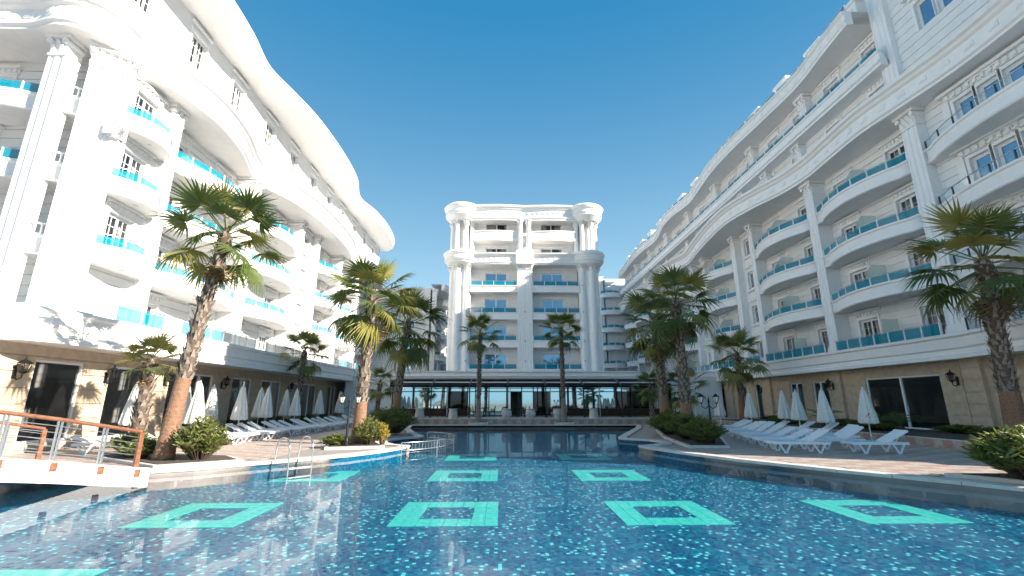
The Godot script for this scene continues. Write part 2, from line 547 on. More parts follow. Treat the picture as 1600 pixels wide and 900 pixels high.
func pilaster(parent: Node3D, F: Fac, s0: float, s1: float, y0: float, y1: float, o0: float, o1: float, cap := true):
	var w := s1 - s0
	var node := pnode(parent, "pilaster", F.at(s0, y0, o0))
	var d := o1 - o0
	var h := y1 - y0
	var k := "pil%s%.2f,%.2f,%.2f,%s" % [F.key, w, d, h, cap]
	if not cache.has(k):
		var sh := MB.new(F.B)
		var nf := maxi(1, int(w / 0.24))
		var pl := PackedVector2Array([Vector2(0, 0), Vector2(0, d)])
		for i in nf:
			var c := w * (i + 0.5) / nf
			var g := w / nf * 0.3
			pl.append(Vector2(c - g, d)); pl.append(Vector2(c - g * 0.6, d - 0.05)); pl.append(Vector2(c + g * 0.6, d - 0.05)); pl.append(Vector2(c + g, d))
		pl.append(Vector2(w, d)); pl.append(Vector2(w, 0))
		sh.extrude(pl, 0.45, h - (0.95 if cap else 0.15), true, true)
		var ba := MB.new(F.B)
		ba.bb(-0.09, w + 0.09, 0.0, 0.3, 0.0, d + 0.09)
		ba.bb(-0.05, w + 0.05, 0.3, 0.45, 0.0, d + 0.05)
		var ca := MB.new(F.B)
		if cap:
			var y := h - 0.95
			ca.bb(-0.04, w + 0.04, y, y + 0.1, 0.0, d + 0.04)
			ca.bb(-0.01, w + 0.01, y + 0.1, h - 0.18, 0.0, d + 0.015)
			var nl := maxi(2, int(w / 0.28))
			for row in 2:
				for i in nl - row:
					var c := w * (i + 0.5 + row * 0.5) / nl
					var yy := y + 0.1 + row * 0.26
					for j in 4:
						var t := j / 4.0
						ca.box(Vector3(c, yy + 0.06 + 0.085 * j, d + 0.03 + 0.1 * t * t), Vector3(0.2 - 0.025 * j, 0.09, 0.05 + 0.03 * t), Basis(Vector3.RIGHT, 0.3 + 0.4 * t))
			for e in [0.02, w - 0.02]:
				ca.tube([Vector3(e, h - 0.3, -0.0), Vector3(e, h - 0.3, d + 0.16)], 0.13, 10)
			ca.bb(-0.16, w + 0.16, h - 0.18, h, 0.0, d + 0.2)
		else:
			ca.bb(-0.06, w + 0.06, h - 0.15, h, 0.0, d + 0.06)
		cache[k] = [sh.mesh(), ba.mesh(), ca.mesh()]
	part(node, "shaft", cache[k][0], M.trim)
	part(node, "base", cache[k][1], M.trim)
	part(node, "capital", cache[k][2], M.trim)

func ledge(parent: Node3D, called: String, outer: Array, inner: Array, prof: Array, ys: float, yt: float, m: Material, blocks := 0.0, by := 0.0, bd := 0.0, side := 1.0) -> Node3D:
	# a slab with a moulded front along outer (plan), closed at the back by inner; blocks: relief blocks every so many metres
	var mb := MB.new()
	var full := prof.duplicate()
	full.append(Vector2(-0.4, yt)); full.append(Vector2(-0.4, ys))
	mb.sweep(outer, full, side)
	for i in outer.size() - 1:
		for e in [[ys, Vector3.DOWN], [yt, Vector3.UP]]:
			var L := []
			for p in [outer[i], outer[i + 1], inner[i + 1], inner[i]]:
				L.append(Vector3(p.x, e[0] + (0.004 if e[0] == ys else -0.004), p.y))
			mb.q(L[0], L[1], L[2], L[3], e[1])
	var node := pnode(parent, called)
	part(node, "moulding", mb, m)
	if blocks > 0.0:
		var bl := MB.new()
		bl.box(Vector3.ZERO, Vector3(0.42, 0.3, 0.05))
		bl.box(Vector3(0, 0, 0.02), Vector3(0.26, 0.16, 0.06))
		var bm := bl.mesh()
		var acc := blocks * 0.5
		for i in outer.size() - 1:
			var a: Vector2 = outer[i]; var b: Vector2 = outer[i + 1]
			var l := a.distance_to(b)
			while acc < l:
				var p := a.lerp(b, acc / l)
				var t := (b - a).normalized()
				var nn := Vector2(-t.y, t.x) * side
				var o := part(node, "relief_block", bm, m, Vector3(p.x + nn.x * bd, by, p.y + nn.y * bd))
				o.basis = Basis(Vector3.UP.cross(Vector3(nn.x, 0, nn.y)), Vector3.UP, Vector3(nn.x, 0, nn.y))
				acc += blocks
			acc -= l
	return node

func smooth_path(keys: Array, step := 0.5) -> Array:
	# a soft line through plan points
	var c := Curve2D.new()
	for i in keys.size():
		var p: Vector2 = keys[i]
		var a: Vector2 = keys[maxi(i - 1, 0)]; var b: Vector2 = keys[mini(i + 1, keys.size() - 1)]
		var t := (b - a).normalized()
		c.add_point(p, -t * p.distance_to(a) * 0.33, t * p.distance_to(b) * 0.33)
	c.bake_interval = step
	var out := []
	var n := int(c.get_baked_length() / step)
	for i in n + 1:
		out.append(c.sample_baked(c.get_baked_length() * i / n, true))
	return out
const FRIEZE := [Vector2(-0.12, 0.0), Vector2(0.0, 0.0), Vector2(0.0, 0.12), Vector2(0.1, 0.2), Vector2(0.1, 0.3), Vector2(0.0, 0.36), Vector2(0.0, 0.98), Vector2(0.14, 1.08), Vector2(0.2, 1.2), Vector2(0.34, 1.28), Vector2(0.38, 1.45), Vector2(0.0, 1.5)]
func raise(prof: Array, y: float, k := 1.0) -> Array:
	var out := []
	for p in prof:
		out.append(Vector2(p.x, y + p.y * k))
	return out

const LEVELS := [4.6, 7.75, 10.9, 14.05]
const TOPY := 17.1
const BAND := [Vector2(-0.2, 3.75), Vector2(0.0, 3.75), Vector2(0.0, 3.95), Vector2(-0.12, 4.0), Vector2(-0.12, 4.18), Vector2(-0.02, 4.26), Vector2(-0.02, 4.72), Vector2(0.08, 4.8), Vector2(0.08, 4.94), Vector2(-0.14, 4.97)]

func ac_unit(F: Fac, s: float, y: float, o: float):
	var t := thing("air_conditioner", "white air conditioner unit hung on the sunlit wall beside small round balconies", "air conditioner", F.at(s, y, o))
	var b := MB.new(F.B)
	b.bb(-0.42, 0.42, 0.0, 0.62, 0.12, 0.45)
	part(t, "casing", b, M.white_plastic)
	var g := MB.new(F.B)
	for r in [0.23, 0.16, 0.09]:
		var ring := []
		for i in 25:
			ring.append(Vector3(0.1 + cos(TAU * i / 24) * r, 0.31 + sin(TAU * i / 24) * r, 0.465))
		g.tube(ring, 0.012, 5, false)
	for i in 8:
		g.tube([Vector3(0.1, 0.31, 0.465), Vector3(0.1 + cos(TAU * i / 8) * 0.23, 0.31 + sin(TAU * i / 8) * 0.23, 0.465)], 0.007, 4, false)
	part(t, "fan_grille", g, M.dark_steel)
	for e in [-0.3, 0.3]:
		var br := MB.new(F.B)
		br.bb(e - 0.02, e + 0.02, -0.05, 0.0, 0.0, 0.45)
		br.bar(Vector3(e, -0.35, 0.02), Vector3(e, -0.04, 0.4), 0.03, 0.03)
		part(t, "bracket", br, M.steel)

func sconce(F: Fac, s: float, y: float, o: float, label: String):
	var t := thing("wall_lantern", label, "lantern", F.at(s, y, o), 0.0, "black lanterns on the cream walls")
	if not cache.has("sconce" + F.key):
		var a := MB.new(F.B)
		a.bb(-0.06, 0.06, -0.22, 0.2, 0.0, 0.04)
		a.tube([Vector3(0, -0.12, 0.03), Vector3(0, -0.26, 0.14), Vector3(0, -0.2, 0.28), Vector3(0, -0.06, 0.3)], 0.022, 6)
		var c := MB.new(F.B)
		c.lathe(Vector3(0, 0, 0.3), [Vector2(0.05, -0.06), Vector2(0.12, 0.0), Vector2(0.1, 0.02)], 8)
		c.lathe(Vector3(0, 0, 0.3), [Vector2(0.22, 0.3), Vector2(0.1, 0.4), Vector2(0.03, 0.44), Vector2(0.03, 0.52), Vector2(0.0, 0.54)], 8)
		for i in 4:
			var d := Vector3(cos(TAU * i / 4 + 0.785), 0, sin(TAU * i / 4 + 0.785))
			c.tube([Vector3(0, 0, 0.3) + d * 0.12, Vector3(0, 0.32, 0.3) + d * 0.18], 0.014, 5)
		var g := MB.new(F.B)
		g.lathe(Vector3(0, 0, 0.3), [Vector2(0.09, 0.02), Vector2(0.14, 0.3)], 8)
		cache["sconce" + F.key] = [a.mesh(), c.mesh(), g.mesh()]
	var c: Array = cache["sconce" + F.key]
	part(t, "arm", c[0], M.black_metal)
	part(t, "cage", c[1], M.black_metal)
	part(t, "shade", c[2], M.dark_glass)

func big_opening(parent: Node3D, F: Fac, s: float, y: float, o: float, w: float, h: float, leaves: int):
	# shop-front glazing in the ground floor
	var node := pnode(parent, "glass_door", F.at(s, y, o))
	var f := MB.new(F.B)
	for e in [[0.0, 0.09, 0.0, h], [w - 0.09, w, 0.0, h], [0.09, w - 0.09, 0.0, 0.1], [0.09, w - 0.09, h - 0.09, h]]:
		f.bb(e[0], e[1], e[2], e[3], -0.2, -0.08)
	for i in range(1, leaves):
		f.bb(w * i / leaves - 0.06, w * i / leaves + 0.06, 0.1, h - 0.09, -0.19, -0.07)
	part(node, "frame", f, M.white_frame)
	for i in leaves:
		var p := MB.new(F.B)
		p.q(Vector3(w * i / leaves + 0.06, 0.1, -0.14), Vector3(w * (i + 1) / leaves - 0.06, 0.1, -0.14), Vector3(w * (i + 1) / leaves - 0.06, h - 0.09, -0.14), Vector3(w * i / leaves + 0.06, h - 0.09, -0.14), Vector3(0, 0, 1))
		part(node, "pane", p, M.dark_glass)
	var hd := MB.new(F.B)
	hd.tube([Vector3(w / leaves - 0.14, 0.95, -0.1), Vector3(w / leaves - 0.14, 1.25, -0.1)], 0.02, 6)
	part(node, "handle", hd, M.steel)

func balcony_bay(parent: Node3D, F: Fac, s0: float, s1: float, near: bool, d0: float, bulge: float, dividers: bool, levels: Array):
	# a loggia between two pilasters with a bowed balcony on every storey
	var w := s1 - s0
	var dw := 1.5 if w > 6.0 else 1.25
	for li in levels.size():
		var y: float = levels[li]
		var top: float = (levels[li + 1] if li < levels.size() - 1 else TOPY)
		var doors := [[s0 + w * 0.09, dw], [s1 - w * 0.12 - dw, dw]] if w > 5.0 else [[s0 + w * 0.3, dw]]
		var holes := []
		for d in doors:
			holes.append([d[0], d[0] + d[1], y + 0.02, y + 2.2])
		wall(parent, F, s0, s1, y, top, 0.0, holes, M.plaster, true, near and w > 7.0)
		for d in doors:
			window(parent, F, d[0], y + 0.02, 0.0, d[1], 2.18, 2)
		if li > 0:
			balcony(parent, F, s0 + 0.06, y, 0.0, curve_out(w - 0.12, d0, bulge, 14, 0.55), "teal", dividers)
		elif dividers:
			var mb := MB.new(F.B)
			mb.bb(-0.012, 0.012, 0.02, 1.8, 0.05, 1.0)
			part(parent, "divider_screen", mb, M.frosted_glass, F.at((s0 + s1) / 2, y, 0))

func window_bay(parent: Node3D, F: Fac, s0: float, s1: float, o: float, levels: Array, near: bool):
	for li in levels.size():
		var y: float = levels[li]
		var top: float = (levels[li + 1] if li < levels.size() - 1 else TOPY)
		var c := (s0 + s1) / 2
		var ww := minf(1.15, s1 - s0 - 0.7)
		wall(parent, F, s0, s1, y, top, o, [[c - ww / 2, c + ww / 2, y + 0.75, y + 2.35]], M.plaster, true, false)
		window(parent, F, c - ww / 2, y + 0.75, o, ww, 1.6, 2)
		var mb := MB.new(F.B)
		mb.bb(-ww / 2 - 0.25, ww / 2 + 0.25, 0.55, 0.7, 0.0, 0.16)
		mb.bb(-ww / 2 - 0.1, ww / 2 + 0.1, -0.1, 0.4, 0.0, 0.06)
		part(parent, "window_sill", mb, M.trim, F.at(c, y, o))

func terrace_rail(parent: Node3D, F: Fac, s0: float, s1: float, y: float, o: float, y0: float, y1: float, step: float, called: String):
	var node := pnode(parent, called, F.at(s0, y, o))
	rail(node, F, [Vector2(0, 0), Vector2(s1 - s0, 0)], y0, y1, step, M.teal_glass, "tr%s%.2f%.2f%.2f" % [F.key, s0, s1, y], M.white_frame, 0.0)

func shell(parent: Node3D, x0: float, x1: float, z0: float, z1: float, y0: float, y1: float, skip: String):
	# the plain outer walls and the roof that close a wing; skip names the sides that the facades make
	var t := 0.25
	var mb := MB.new()
	if not "w" in skip: mb.bb(x0, x0 + t, y0, y1, z0, z1)
	if not "e" in skip: mb.bb(x1 - t, x1, y0, y1, z0, z1)
	if not "n" in skip: mb.bb(x0 + t, x1 - t, y0, y1, z0, z0 + t)
	if not "s" in skip: mb.bb(x0 + t, x1 - t, y0, y1, z1 - t, z1)
	part(parent, "outer_wall", mb, M.plaster)
	var r := MB.new()
	r.bb(x0, x1, y1, y1 + 0.3, z0, z1)
	part(parent, "roof_slab", r, M.plaster)

func right_wing():
	var W := thing("hotel_wing", "white hotel wing in shade with bowed teal-railed balconies above a cream ground floor", "building", Vector3.ZERO)
	var F := Fac.new("R", Basis(Vector3(0, 0, -1), Vector3.UP, Vector3(-1, 0, 0)), Vector3(23.0, 0, 0))
	var S0 := 9.6
	var S1 := 79.0
	shell(W, 22.7, 38.0, -S1, -S0, 0.0, 23.6, "w")
	# ground floor
	var op := [[11.5, 4.5, 3, 0.4], [23.0, 4.9, 2, 0.3], [31.2, 1.6, 2, 0.35], [33.9, 1.5, 2, 0.35], [39.4, 1.0, 1, 0.05], [41.8, 1.6, 2, 0.1], [46.0, 2.4, 2, 0.1], [51.0, 2.4, 2, 0.1], [57.0, 2.4, 2, 0.1]]
	var ps := [S0, 21.2, 30.2, 38.2, 44.6, 54.0, 64.0, S1]
	for i in ps.size() - 1:
		var holes := []
		for h in op:
			if h[0] > ps[i] and h[0] < ps[i + 1]:
				holes.append([h[0], h[0] + h[1], h[3], 3.15])
				big_opening(W, F, h[0], h[3], 0.55, h[1], 3.15 - h[3], h[2])
		wall(W, F, ps[i], ps[i + 1], 0.0, 3.9, 0.55, holes, M.cream_stone, true, i == 0 or i == 1, 0.56, 0.3, "ground_wall")
		if i > 0:
			wall(W, F, ps[i] - 0.45, ps[i] + 0.45, 0.0, 3.85, 0.75, [], M.cream_stone, true, i < 3, 0.56, 0.2, "ground_pier")
			var dp := MB.new(F.B)
			dp.tube([Vector3(0, 0.2, 0.08), Vector3(0, 3.7, 0.08)], 0.05, 8)
			part(W, "drain_pipe", dp, M.cream_stone, F.at(ps[i] + 0.6, 0.0, 0.55))
	# first-floor band
	var bp := []
	var bi := []
	for z in [S0, 11.0, 12.5, 14.0, 15.5, 17.0, 18.5, 19.8, 20.8, 22.0, 79.0]:
		var o := 1.35 + (0.95 * sin(PI * clampf((z - 10.0) / 11.0, 0, 1)) if z < 21.0 else 0.0)
		bp.append(Vector2(23.0 - o, -z))
		bi.append(Vector2(22.3, -z))
	ledge(W, "band", bp, bi, BAND, 3.75, 4.6, M.trim, 0.0, 0.0, 0.0, -1.0)
	# bays
	var bays := [["bow", 10.2, 20.7], ["pil", 20.7, 21.6], ["balc", 21.6, 29.0], ["pil", 29.0, 29.85], ["balc", 29.85, 37.0], ["pil", 37.0, 37.6], ["win", 37.6, 40.1], ["pil", 40.1, 40.8], ["balc", 40.8, 46.6], ["pil", 46.6, 47.2], ["win", 47.2, 49.6], ["pil", 49.6, 50.2], ["balc", 50.2, 56.4], ["pil", 56.4, 57.0], ["win", 57.0, 59.4], ["pil", 59.4, 60.0], ["balc", 60.0, 66.0], ["pil", 66.0, 66.6], ["balc", 66.6, 72.6], ["pil", 72.6, 73.2], ["balc", 73.2, 79.0]]
	for b in bays:
		var s0: float = b[1]
		var s1: float = b[2]
		match b[0]:
			"pil":
				pilaster(W, F, s0, s1, 4.95, TOPY, -0.02, 0.95)
			"balc":
				balcony_bay(W, F, s0, s1, s1 < 30, 0.95, 0.75, true, LEVELS)
				terrace_rail(W, F, s0 + 0.1, s1 - 0.1, 4.6, 1.22, 0.36, 0.98, 1.1, "terrace_rail")
			"win":
				window_bay(W, F, s0, s1, 0.35, LEVELS, s1 < 42)
				terrace_rail(W, F, s0 + 0.1, s1 - 0.1, 4.6, 1.22, 0.36, 0.98, 1.1, "terrace_rail")
			"bow":
				for li in 4:
					var y: float = LEVELS[li]
					var top: float = LEVELS[li + 1] if li < 3 else TOPY
					var ww := []
					for k in 3:
						ww.append([15.95 + k * 1.12, 0.92])
					var holes := []
					for h in ww: holes.append([h[0], h[0] + h[1], y + 0.55, y + 2.25])
					for h in [[11.6, 0.92], [12.7, 0.92]]: holes.append([h[0], h[0] + h[1], y + 0.55, y + 2.25])
					wall(W, F, s0, s1, y, top, 0.4, holes, M.plaster, true, true)
					for h in holes:
						window(W, F, h[0], y + 0.55, 0.4, h[1] - h[0], 1.7, 1, "tinted", h[0] == 17.07)
					var lm := MB.new(F.B)
					lm.bb(-0.5, 3.8, 0.2, 0.36, 0.0, 0.3)
					lm.bb(-0.3, 3.6, -0.1, 0.2, 0.0, 0.1)
					dentils(lm, -0.25, 3.55, -0.06, 0.1, 0.16, 0.22, 0.08, 0.34)
					for e in [-0.45, 3.4]:
						lm.bb(e, e + 0.35, -2.2, -0.1, 0.0, 0.12)
					part(W, "dentil_lintel", lm, M.trim, F.at(15.9, y + 2.55, 0.4))
					if li > 0:
						balcony(W, F, s0 + 0.5, y, 0.4, curve_out(s1 - s0 - 0.6, 0.45, 1.0, 18, 0.3), "clear")
					else:
						var nd := pnode(W, "terrace_rail", F.at(s0, y, 0))
						var line := []
						for i in 12:
							var z: float = 10.4 + i * 0.9
							line.append(Vector2(z - s0, 1.22 + 0.95 * sin(PI * clampf((z - 10.0) / 11.0, 0, 1))))
						rail(nd, F, line, 0.36, 0.98, 1.1, M.clear_glass, "bowrail", M.dark_steel, 0.1)
	# wavy frieze over the fourth floor
	var keys := [Vector2(20.8, -S0), Vector2(21.1, -12.5), Vector2(21.5, -15.5), Vector2(21.6, -18), Vector2(21.35, -20.8), Vector2(21.15, -23.3), Vector2(21.4, -26.6), Vector2(21.55, -28.6), Vector2(21.3, -31), Vector2(20.45, -34), Vector2(19.95, -37), Vector2(20.2, -41), Vector2(20.75, -45), Vector2(21.4, -49.5), Vector2(20.7, -53), Vector2(20.3, -56), Vector2(20.8, -60), Vector2(21.4, -63.5), Vector2(20.6, -67), Vector2(20.4, -71), Vector2(21.0, -75), Vector2(21.2, -S1)]
	var fp := smooth_path(keys, 0.55)
	var fi := []
	for p in fp: fi.append(Vector2(23.2, p.y))
	ledge(W, "frieze", fp, fi, raise(FRIEZE, TOPY, 1.0), TOPY, TOPY + 0.35, M.trim, 1.15, TOPY + 0.68, 0.02, -1.0)
	# fifth floor
	var s := 21.9
	var fholes := []
	while s < 77.0:
		fholes.append([s, s + 1.3, TOPY + 1.1, TOPY + 2.7])
		s += 3.75
	wall(W, F, 20.9, S1, TOPY + 0.3, 20.3, 0.7, fholes, M.plaster, true, false)
	for h in fholes: window(W, F, h[0], h[2], 0.7, 1.3, 1.6, 2, "muntin", true)
	for p in [29.2, 33.4, 37.2, 40.4, 46.8, 49.8, 56.6, 59.6, 66.2, 72.8]:
		pilaster(W, F, p, p + 0.7, TOPY + 0.36, 20.3, 0.68, 1.1, p < 38)
	# near block rises flush to the sixth floor
	var b6 := []
	var i6 := []
	for z in [21.1, 40.0, S1]:
		b6.append(Vector2(21.35, -z))
		i6.append(Vector2(23.2, -z))
	ledge(W, "terrace_band", b6, i6, [Vector2(-0.1, 20.25), Vector2(0.0, 20.25), Vector2(0.0, 20.4), Vector2(0.12, 20.46), Vector2(0.12, 20.56), Vector2(0.02, 20.62), Vector2(0.02, 21.0), Vector2(0.12, 21.06), Vector2(0.12, 21.16), Vector2(-0.1, 21.2)], 20.25, 20.6, M.trim, 0.0, 0.0, 0.0, -1.0)
	terrace_rail(W, F, 21.2, S1, 20.5, 1.6, 0.7, 1.05, 1.25, "terrace_rail")
	s = 21.9
	var tholes := []
	while s < 77.0:
		tholes.append([s, s + 1.4, 20.7, 22.9])
		s += 3.4
	wall(W, F, 21.2, S1, 20.5, 23.7, 0.55, tholes, M.plaster, true, false)
	# the near block stands flush and higher, with three windows under a dentil lintel
	var nb := []
	for k in 3:
		nb.append([16.2 + k * 1.12, 17.12 + k * 1.12, 20.9, 22.5])
	for k in 2:
		nb.append([11.6 + k * 1.12, 12.52 + k * 1.12, 20.9, 22.5])
	wall(W, F, S0, 20.75, TOPY + 1.4, 26.4, 0.85, nb, M.plaster, true, true, 0.5)
	for h in nb: window(W, F, h[0], h[2], 0.85, 0.92, 1.6, 1, "tinted", false)
	for e in [15.9, 11.3]:
		var lm := MB.new(F.B)
		lm.bb(-0.3, 3.9 if e > 15 else 2.8, 0.2, 0.36, 0.0, 0.3)
		dentils(lm, -0.1, 3.7 if e > 15 else 2.6, -0.06, 0.0, 0.16, 0.22, 0.14, 0.34)
		part(W, "dentil_lintel", lm, M.trim, F.at(e, 22.85, 0.85))
	pilaster(W, F, 20.75, 21.7, TOPY + 1.4, 26.4, -0.3, 1.15)
	var nr := MB.new(F.B)
	nr.bb(0.0, 12.2, 0.0, 0.35, -6.0, 1.45)
	nr.bb(0.0, 12.1, -0.12, 0.0, -6.0, 1.3)
	nr.bb(0.1, 12.0, -2.8, -0.12, -6.0, -5.7)
	nr.bb(11.7, 12.0, -2.8, -0.12, -5.7, -0.31)
	part(W, "block_cornice", nr, M.trim, F.at(S0, 26.52, 0.0))
	for h in tholes: window(W, F, h[0], h[2], 0.55, h[1] - h[0], h[3] - h[2], 2, "muntin", true)
	for p in [28.0, 35.0, 42.0, 49.0, 56.0, 63.0, 70.0]:
		pilaster(W, F, p, p + 0.8, 20.62, 23.55, 0.53, 1.05)
	# wavy eave with its own railing
	keys = [Vector2(20.45, -21.75), Vector2(20.65, -24), Vector2(21.0, -27.3), Vector2(20.8, -31), Vector2(20.45, -35.5), Vector2(20.45, -39.5), Vector2(20.9, -44), Vector2(21.15, -46.5), Vector2(20.6, -50.5), Vector2(20.6, -53.5), Vector2(21.4, -59), Vector2(20.9, -64), Vector2(20.9, -69), Vector2(21.3, -76), Vector2(21.3, -S1)]
	var ep := smooth_path(keys, 0.6)
	var ei := []
	for p in ep: ei.append(Vector2(23.4, p.y))
	ledge(W, "eave", ep, ei, [Vector2(-0.1, 23.55), Vector2(0.0, 23.55), Vector2(0.02, 23.7), Vector2(0.1, 23.76), Vector2(0.1, 23.86), Vector2(0.04, 23.92), Vector2(0.04, 24.3), Vector2(0.2, 24.42), Vector2(0.2, 24.52), Vector2(0.0, 24.55)], 23.55, 24.5, M.trim, 1.0, 24.1, 0.05, -1.0)
	var er := pnode(W, "roof_rail")
	var lp := []
	for p in ep: lp.append(Vector2(-p.y, 23.0 - p.x))
	er.position = F.O
	rail(er, F, lp, 24.54, 25.0, 1.3, M.teal_glass, "eaverail", M.white_frame, 0.12)
	# roof dormers
	for z in [23.2, 26.4, 30.2, 34.0, 38.6, 42.6, 46.6, 50.6, 54.6, 58.6, 62.6, 66.6, 70.6, 74.6]:
		var mb := MB.new(F.B)
		mb.extrude(PackedVector2Array([Vector2(-0.7, -1.6), Vector2(0.7, -1.6), Vector2(0.7, 0.0), Vector2(-0.7, 0.0)]), 0.0, 1.55)
		mb.extrude(PackedVector2Array([Vector2(-0.85, -1.7), Vector2(0.85, -1.7), Vector2(0.85, 0.15), Vector2(-0.85, 0.15)]), 1.55, 1.75)
		mb.bb(-0.4, 0.4, 0.2, 1.3, 0.0, 0.06)
		part(W, "roof_dormer", mb, M.trim, F.at(z, 24.55, 1.0))
	for e in [[30.4, "black wall lantern on the shaded cream wall beside the narrow paired windows"], [21.9, "black wall lantern on the shaded cream pier beside the wide sliding window"], [38.9, "black wall lantern on the shaded cream wall behind the small palm"]]:
		sconce(F, e[0], 2.75, 0.76 if e[0] < 37 else 0.78, e[1])

func left_wing():
	var W := thing("hotel_wing", "sunlit white hotel wing with rounded corner, wavy eave and cream ground floor", "building", Vector3.ZERO)
	var F := Fac.new("L", Basis(Vector3(0, 0, -1), Vector3.UP, Vector3(1, 0, 0)), Vector3(-18.6, 0, 0))
	var E := Fac.new("E", Basis(Vector3(1, 0, 0), Vector3.UP, Vector3(0, 0, 1)), Vector3(0, 0, -18.4))
	var S1 := 62.0
	shell(W, -34.0, -18.3, -S1, -18.15, 0.0, 23.4, "es")
	# ground floor, cream stone
	var op := [[16.85, 2.0, 1, 0.3], [20.1, 2.5, 1, 0.25], [23.7, 3.6, 3, 0.1], [29.2, 2.3, 2, 0.1], [32.8, 2.9, 2, 0.1], [37.9, 4.6, 3, 0.1], [45.4, 2.0, 2, 0.1], [50.0, 3.0, 2, 0.1]]
	var ps := [15.2, 23.0, 28.0, 36.8, 44.0, 53.0, S1]
	for i in ps.size() - 1:
		var holes := []
		for h in op:
			if h[0] > ps[i] and h[0] < ps[i + 1]:
				holes.append([h[0], h[0] + h[1], h[3], 3.25])
				big_opening(W, F, h[0], h[3], 1.8, h[1], 3.25 - h[3], h[2])
		wall(W, F, ps[i], ps[i + 1], 0.0, 3.9, 1.8, holes, M.cream_stone, true, i < 2, 0.56, 0.3, "ground_wall")
	wall(W, E, -34.0, -16.82, 0.0, 4.2, 3.22, [[-26.0, -20.0, 0.3, 3.2]], M.cream_stone, true, true, 0.56, 0.3, "ground_wall")
	big_opening(W, E, -26.0, 0.3, 3.22, 6.0, 2.9, 4)
	# first-floor band, with the pedestal that carries the corner
	var bp := [Vector2(-34, -14.9), Vector2(-17.0, -14.9), Vector2(-15.9, -15.3), Vector2(-15.55, -16.0), Vector2(-15.55, -17.6), Vector2(-15.5, -19.5), Vector2(-15.5, -22), Vector2(-15.3, -25), Vector2(-15.3, -30), Vector2(-15.0, -36), Vector2(-14.6, -44), Vector2(-14.6, -S1)]
	var bi := [Vector2(-34, -17), Vector2(-17.6, -17), Vector2(-17.2, -17), Vector2(-17.2, -17.1), Vector2(-17.2, -17.6), Vector2(-17.2, -19.5), Vector2(-17.2, -22), Vector2(-17.2, -25), Vector2(-17.2, -30), Vector2(-17.2, -36), Vector2(-17.2, -44), Vector2(-17.2, -S1)]
	ledge(W, "band", bp, bi, BAND, 3.75, 4.6, M.trim)
	var deck := MB.new()
	deck.extrude(PackedVector2Array([Vector2(-34, -15.2), Vector2(-17, -15.2), Vector2(-16, -16), Vector2(-16, -S1), Vector2(-19, -S1), Vector2(-19, -18.6), Vector2(-34, -18.6)]), 4.2, 4.55)
	part(W, "terrace_floor", deck, M.plaster)
	var pd := pnode(W, "corner_pedestal", Vector3(-16.6, 4.6, -16.2))
	var pm := MB.new()
	pm.extrude(PackedVector2Array([Vector2(-0.7, 1.0), Vector2(0.55, 0.75), Vector2(0.95, 0.2), Vector2(0.95, -1.2), Vector2(-0.7, -1.2)]), -0.75, 0.42)
	part(pd, "block", pm, M.trim)
	for e in [[Vector3(-0.05, -0.2, 0.9), -0.2], [Vector3(0.77, -0.2, 0.5), 0.94], [Vector3(0.96, -0.2, -0.5), PI / 2]]:
		var fm := MB.new()
		for q in [[-0.3, 0.3, 0.26, 0.32], [-0.3, 0.3, -0.32, -0.26], [-0.3, -0.24, -0.26, 0.26], [0.24, 0.3, -0.26, 0.26]]:
			fm.bb(q[0], q[1], q[2], q[3], 0.0, 0.05)
		fm.lathe(Vector3(0, -0.08, 0.0), [Vector2(0.08, 0.0), Vector2(0.12, 0.08), Vector2(0.06, 0.16)], 8)
		var fo := part(pd, "panel_frame", fm, M.trim, e[0])
		fo.rotation.y = PI / 2 - e[1] if e[1] > 0.5 and e[1] < 1.0 else e[1]
	# bays along the courtyard
	var bays := [["corner", 17.2, 18.3], ["round", 18.3, 21.3], ["pil", 21.3, 22.1], ["balc", 22.1, 29.4], ["pil", 29.4, 30.3], ["balc", 30.3, 37.2], ["pil", 37.2, 37.8], ["win", 37.8, 40.8], ["pil", 40.8, 41.4], ["balc", 41.4, 47.0], ["pil", 47.0, 47.6], ["balc", 47.6, 53.0], ["pil", 53.0, 53.6], ["win", 53.6, 56.0], ["balc", 56.0, 62.0]]
	for b in bays:
		var s0: float = b[1]
		var s1: float = b[2]
		match b[0]:
			"pil":
				pilaster(W, F, s0, s1, 4.95, TOPY, -0.02, 1.2)
			"balc":
				balcony_bay(W, F, s0, s1, s1 < 30, 1.05, 0.8, false, LEVELS)
				terrace_rail(W, F, s0 + 0.2, s1 - 0.2, 4.6, 2.9 if s0 < 36 else 3.4, 0.36, 1.05, 1.2, "terrace_rail")
			"win":
				window_bay(W, F, s0, s1, 0.75, LEVELS, s1 < 42)
			"corner":
				var D := Fac.new("D", Basis(Vector3(0.7071, 0, -0.7071), Vector3.UP, Vector3(0.7071, 0, 0.7071)), Vector3(-18.12, 0, -17.22))
				pilaster(W, D, 0.0, 1.5, 4.95, TOPY, -0.2, 0.12)
			"round":
				for li in 4:
					var y: float = LEVELS[li]
					var top: float = LEVELS[li + 1] if li < 3 else TOPY
					var holes := [[19.15, 20.55, y + 0.02, y + 2.3]] if li > 0 else []
					wall(W, F, s0, s1, y, top, 1.0, holes, M.plaster, true, true)
					if li > 0:
						window(W, F, 19.15, y + 0.02, 1.0, 1.4, 2.28, 2)
						balcony(W, F, 18.35, y, 1.0, curve_out(2.9, 0.35, 0.75, 16, 0.0), "teal")
					else:
						terrace_rail(W, F, 18.5, 21.2, 4.6, 2.85, 0.36, 1.05, 1.3, "terrace_rail")
	ac_unit(F, 18.0, 13.0, 1.26)
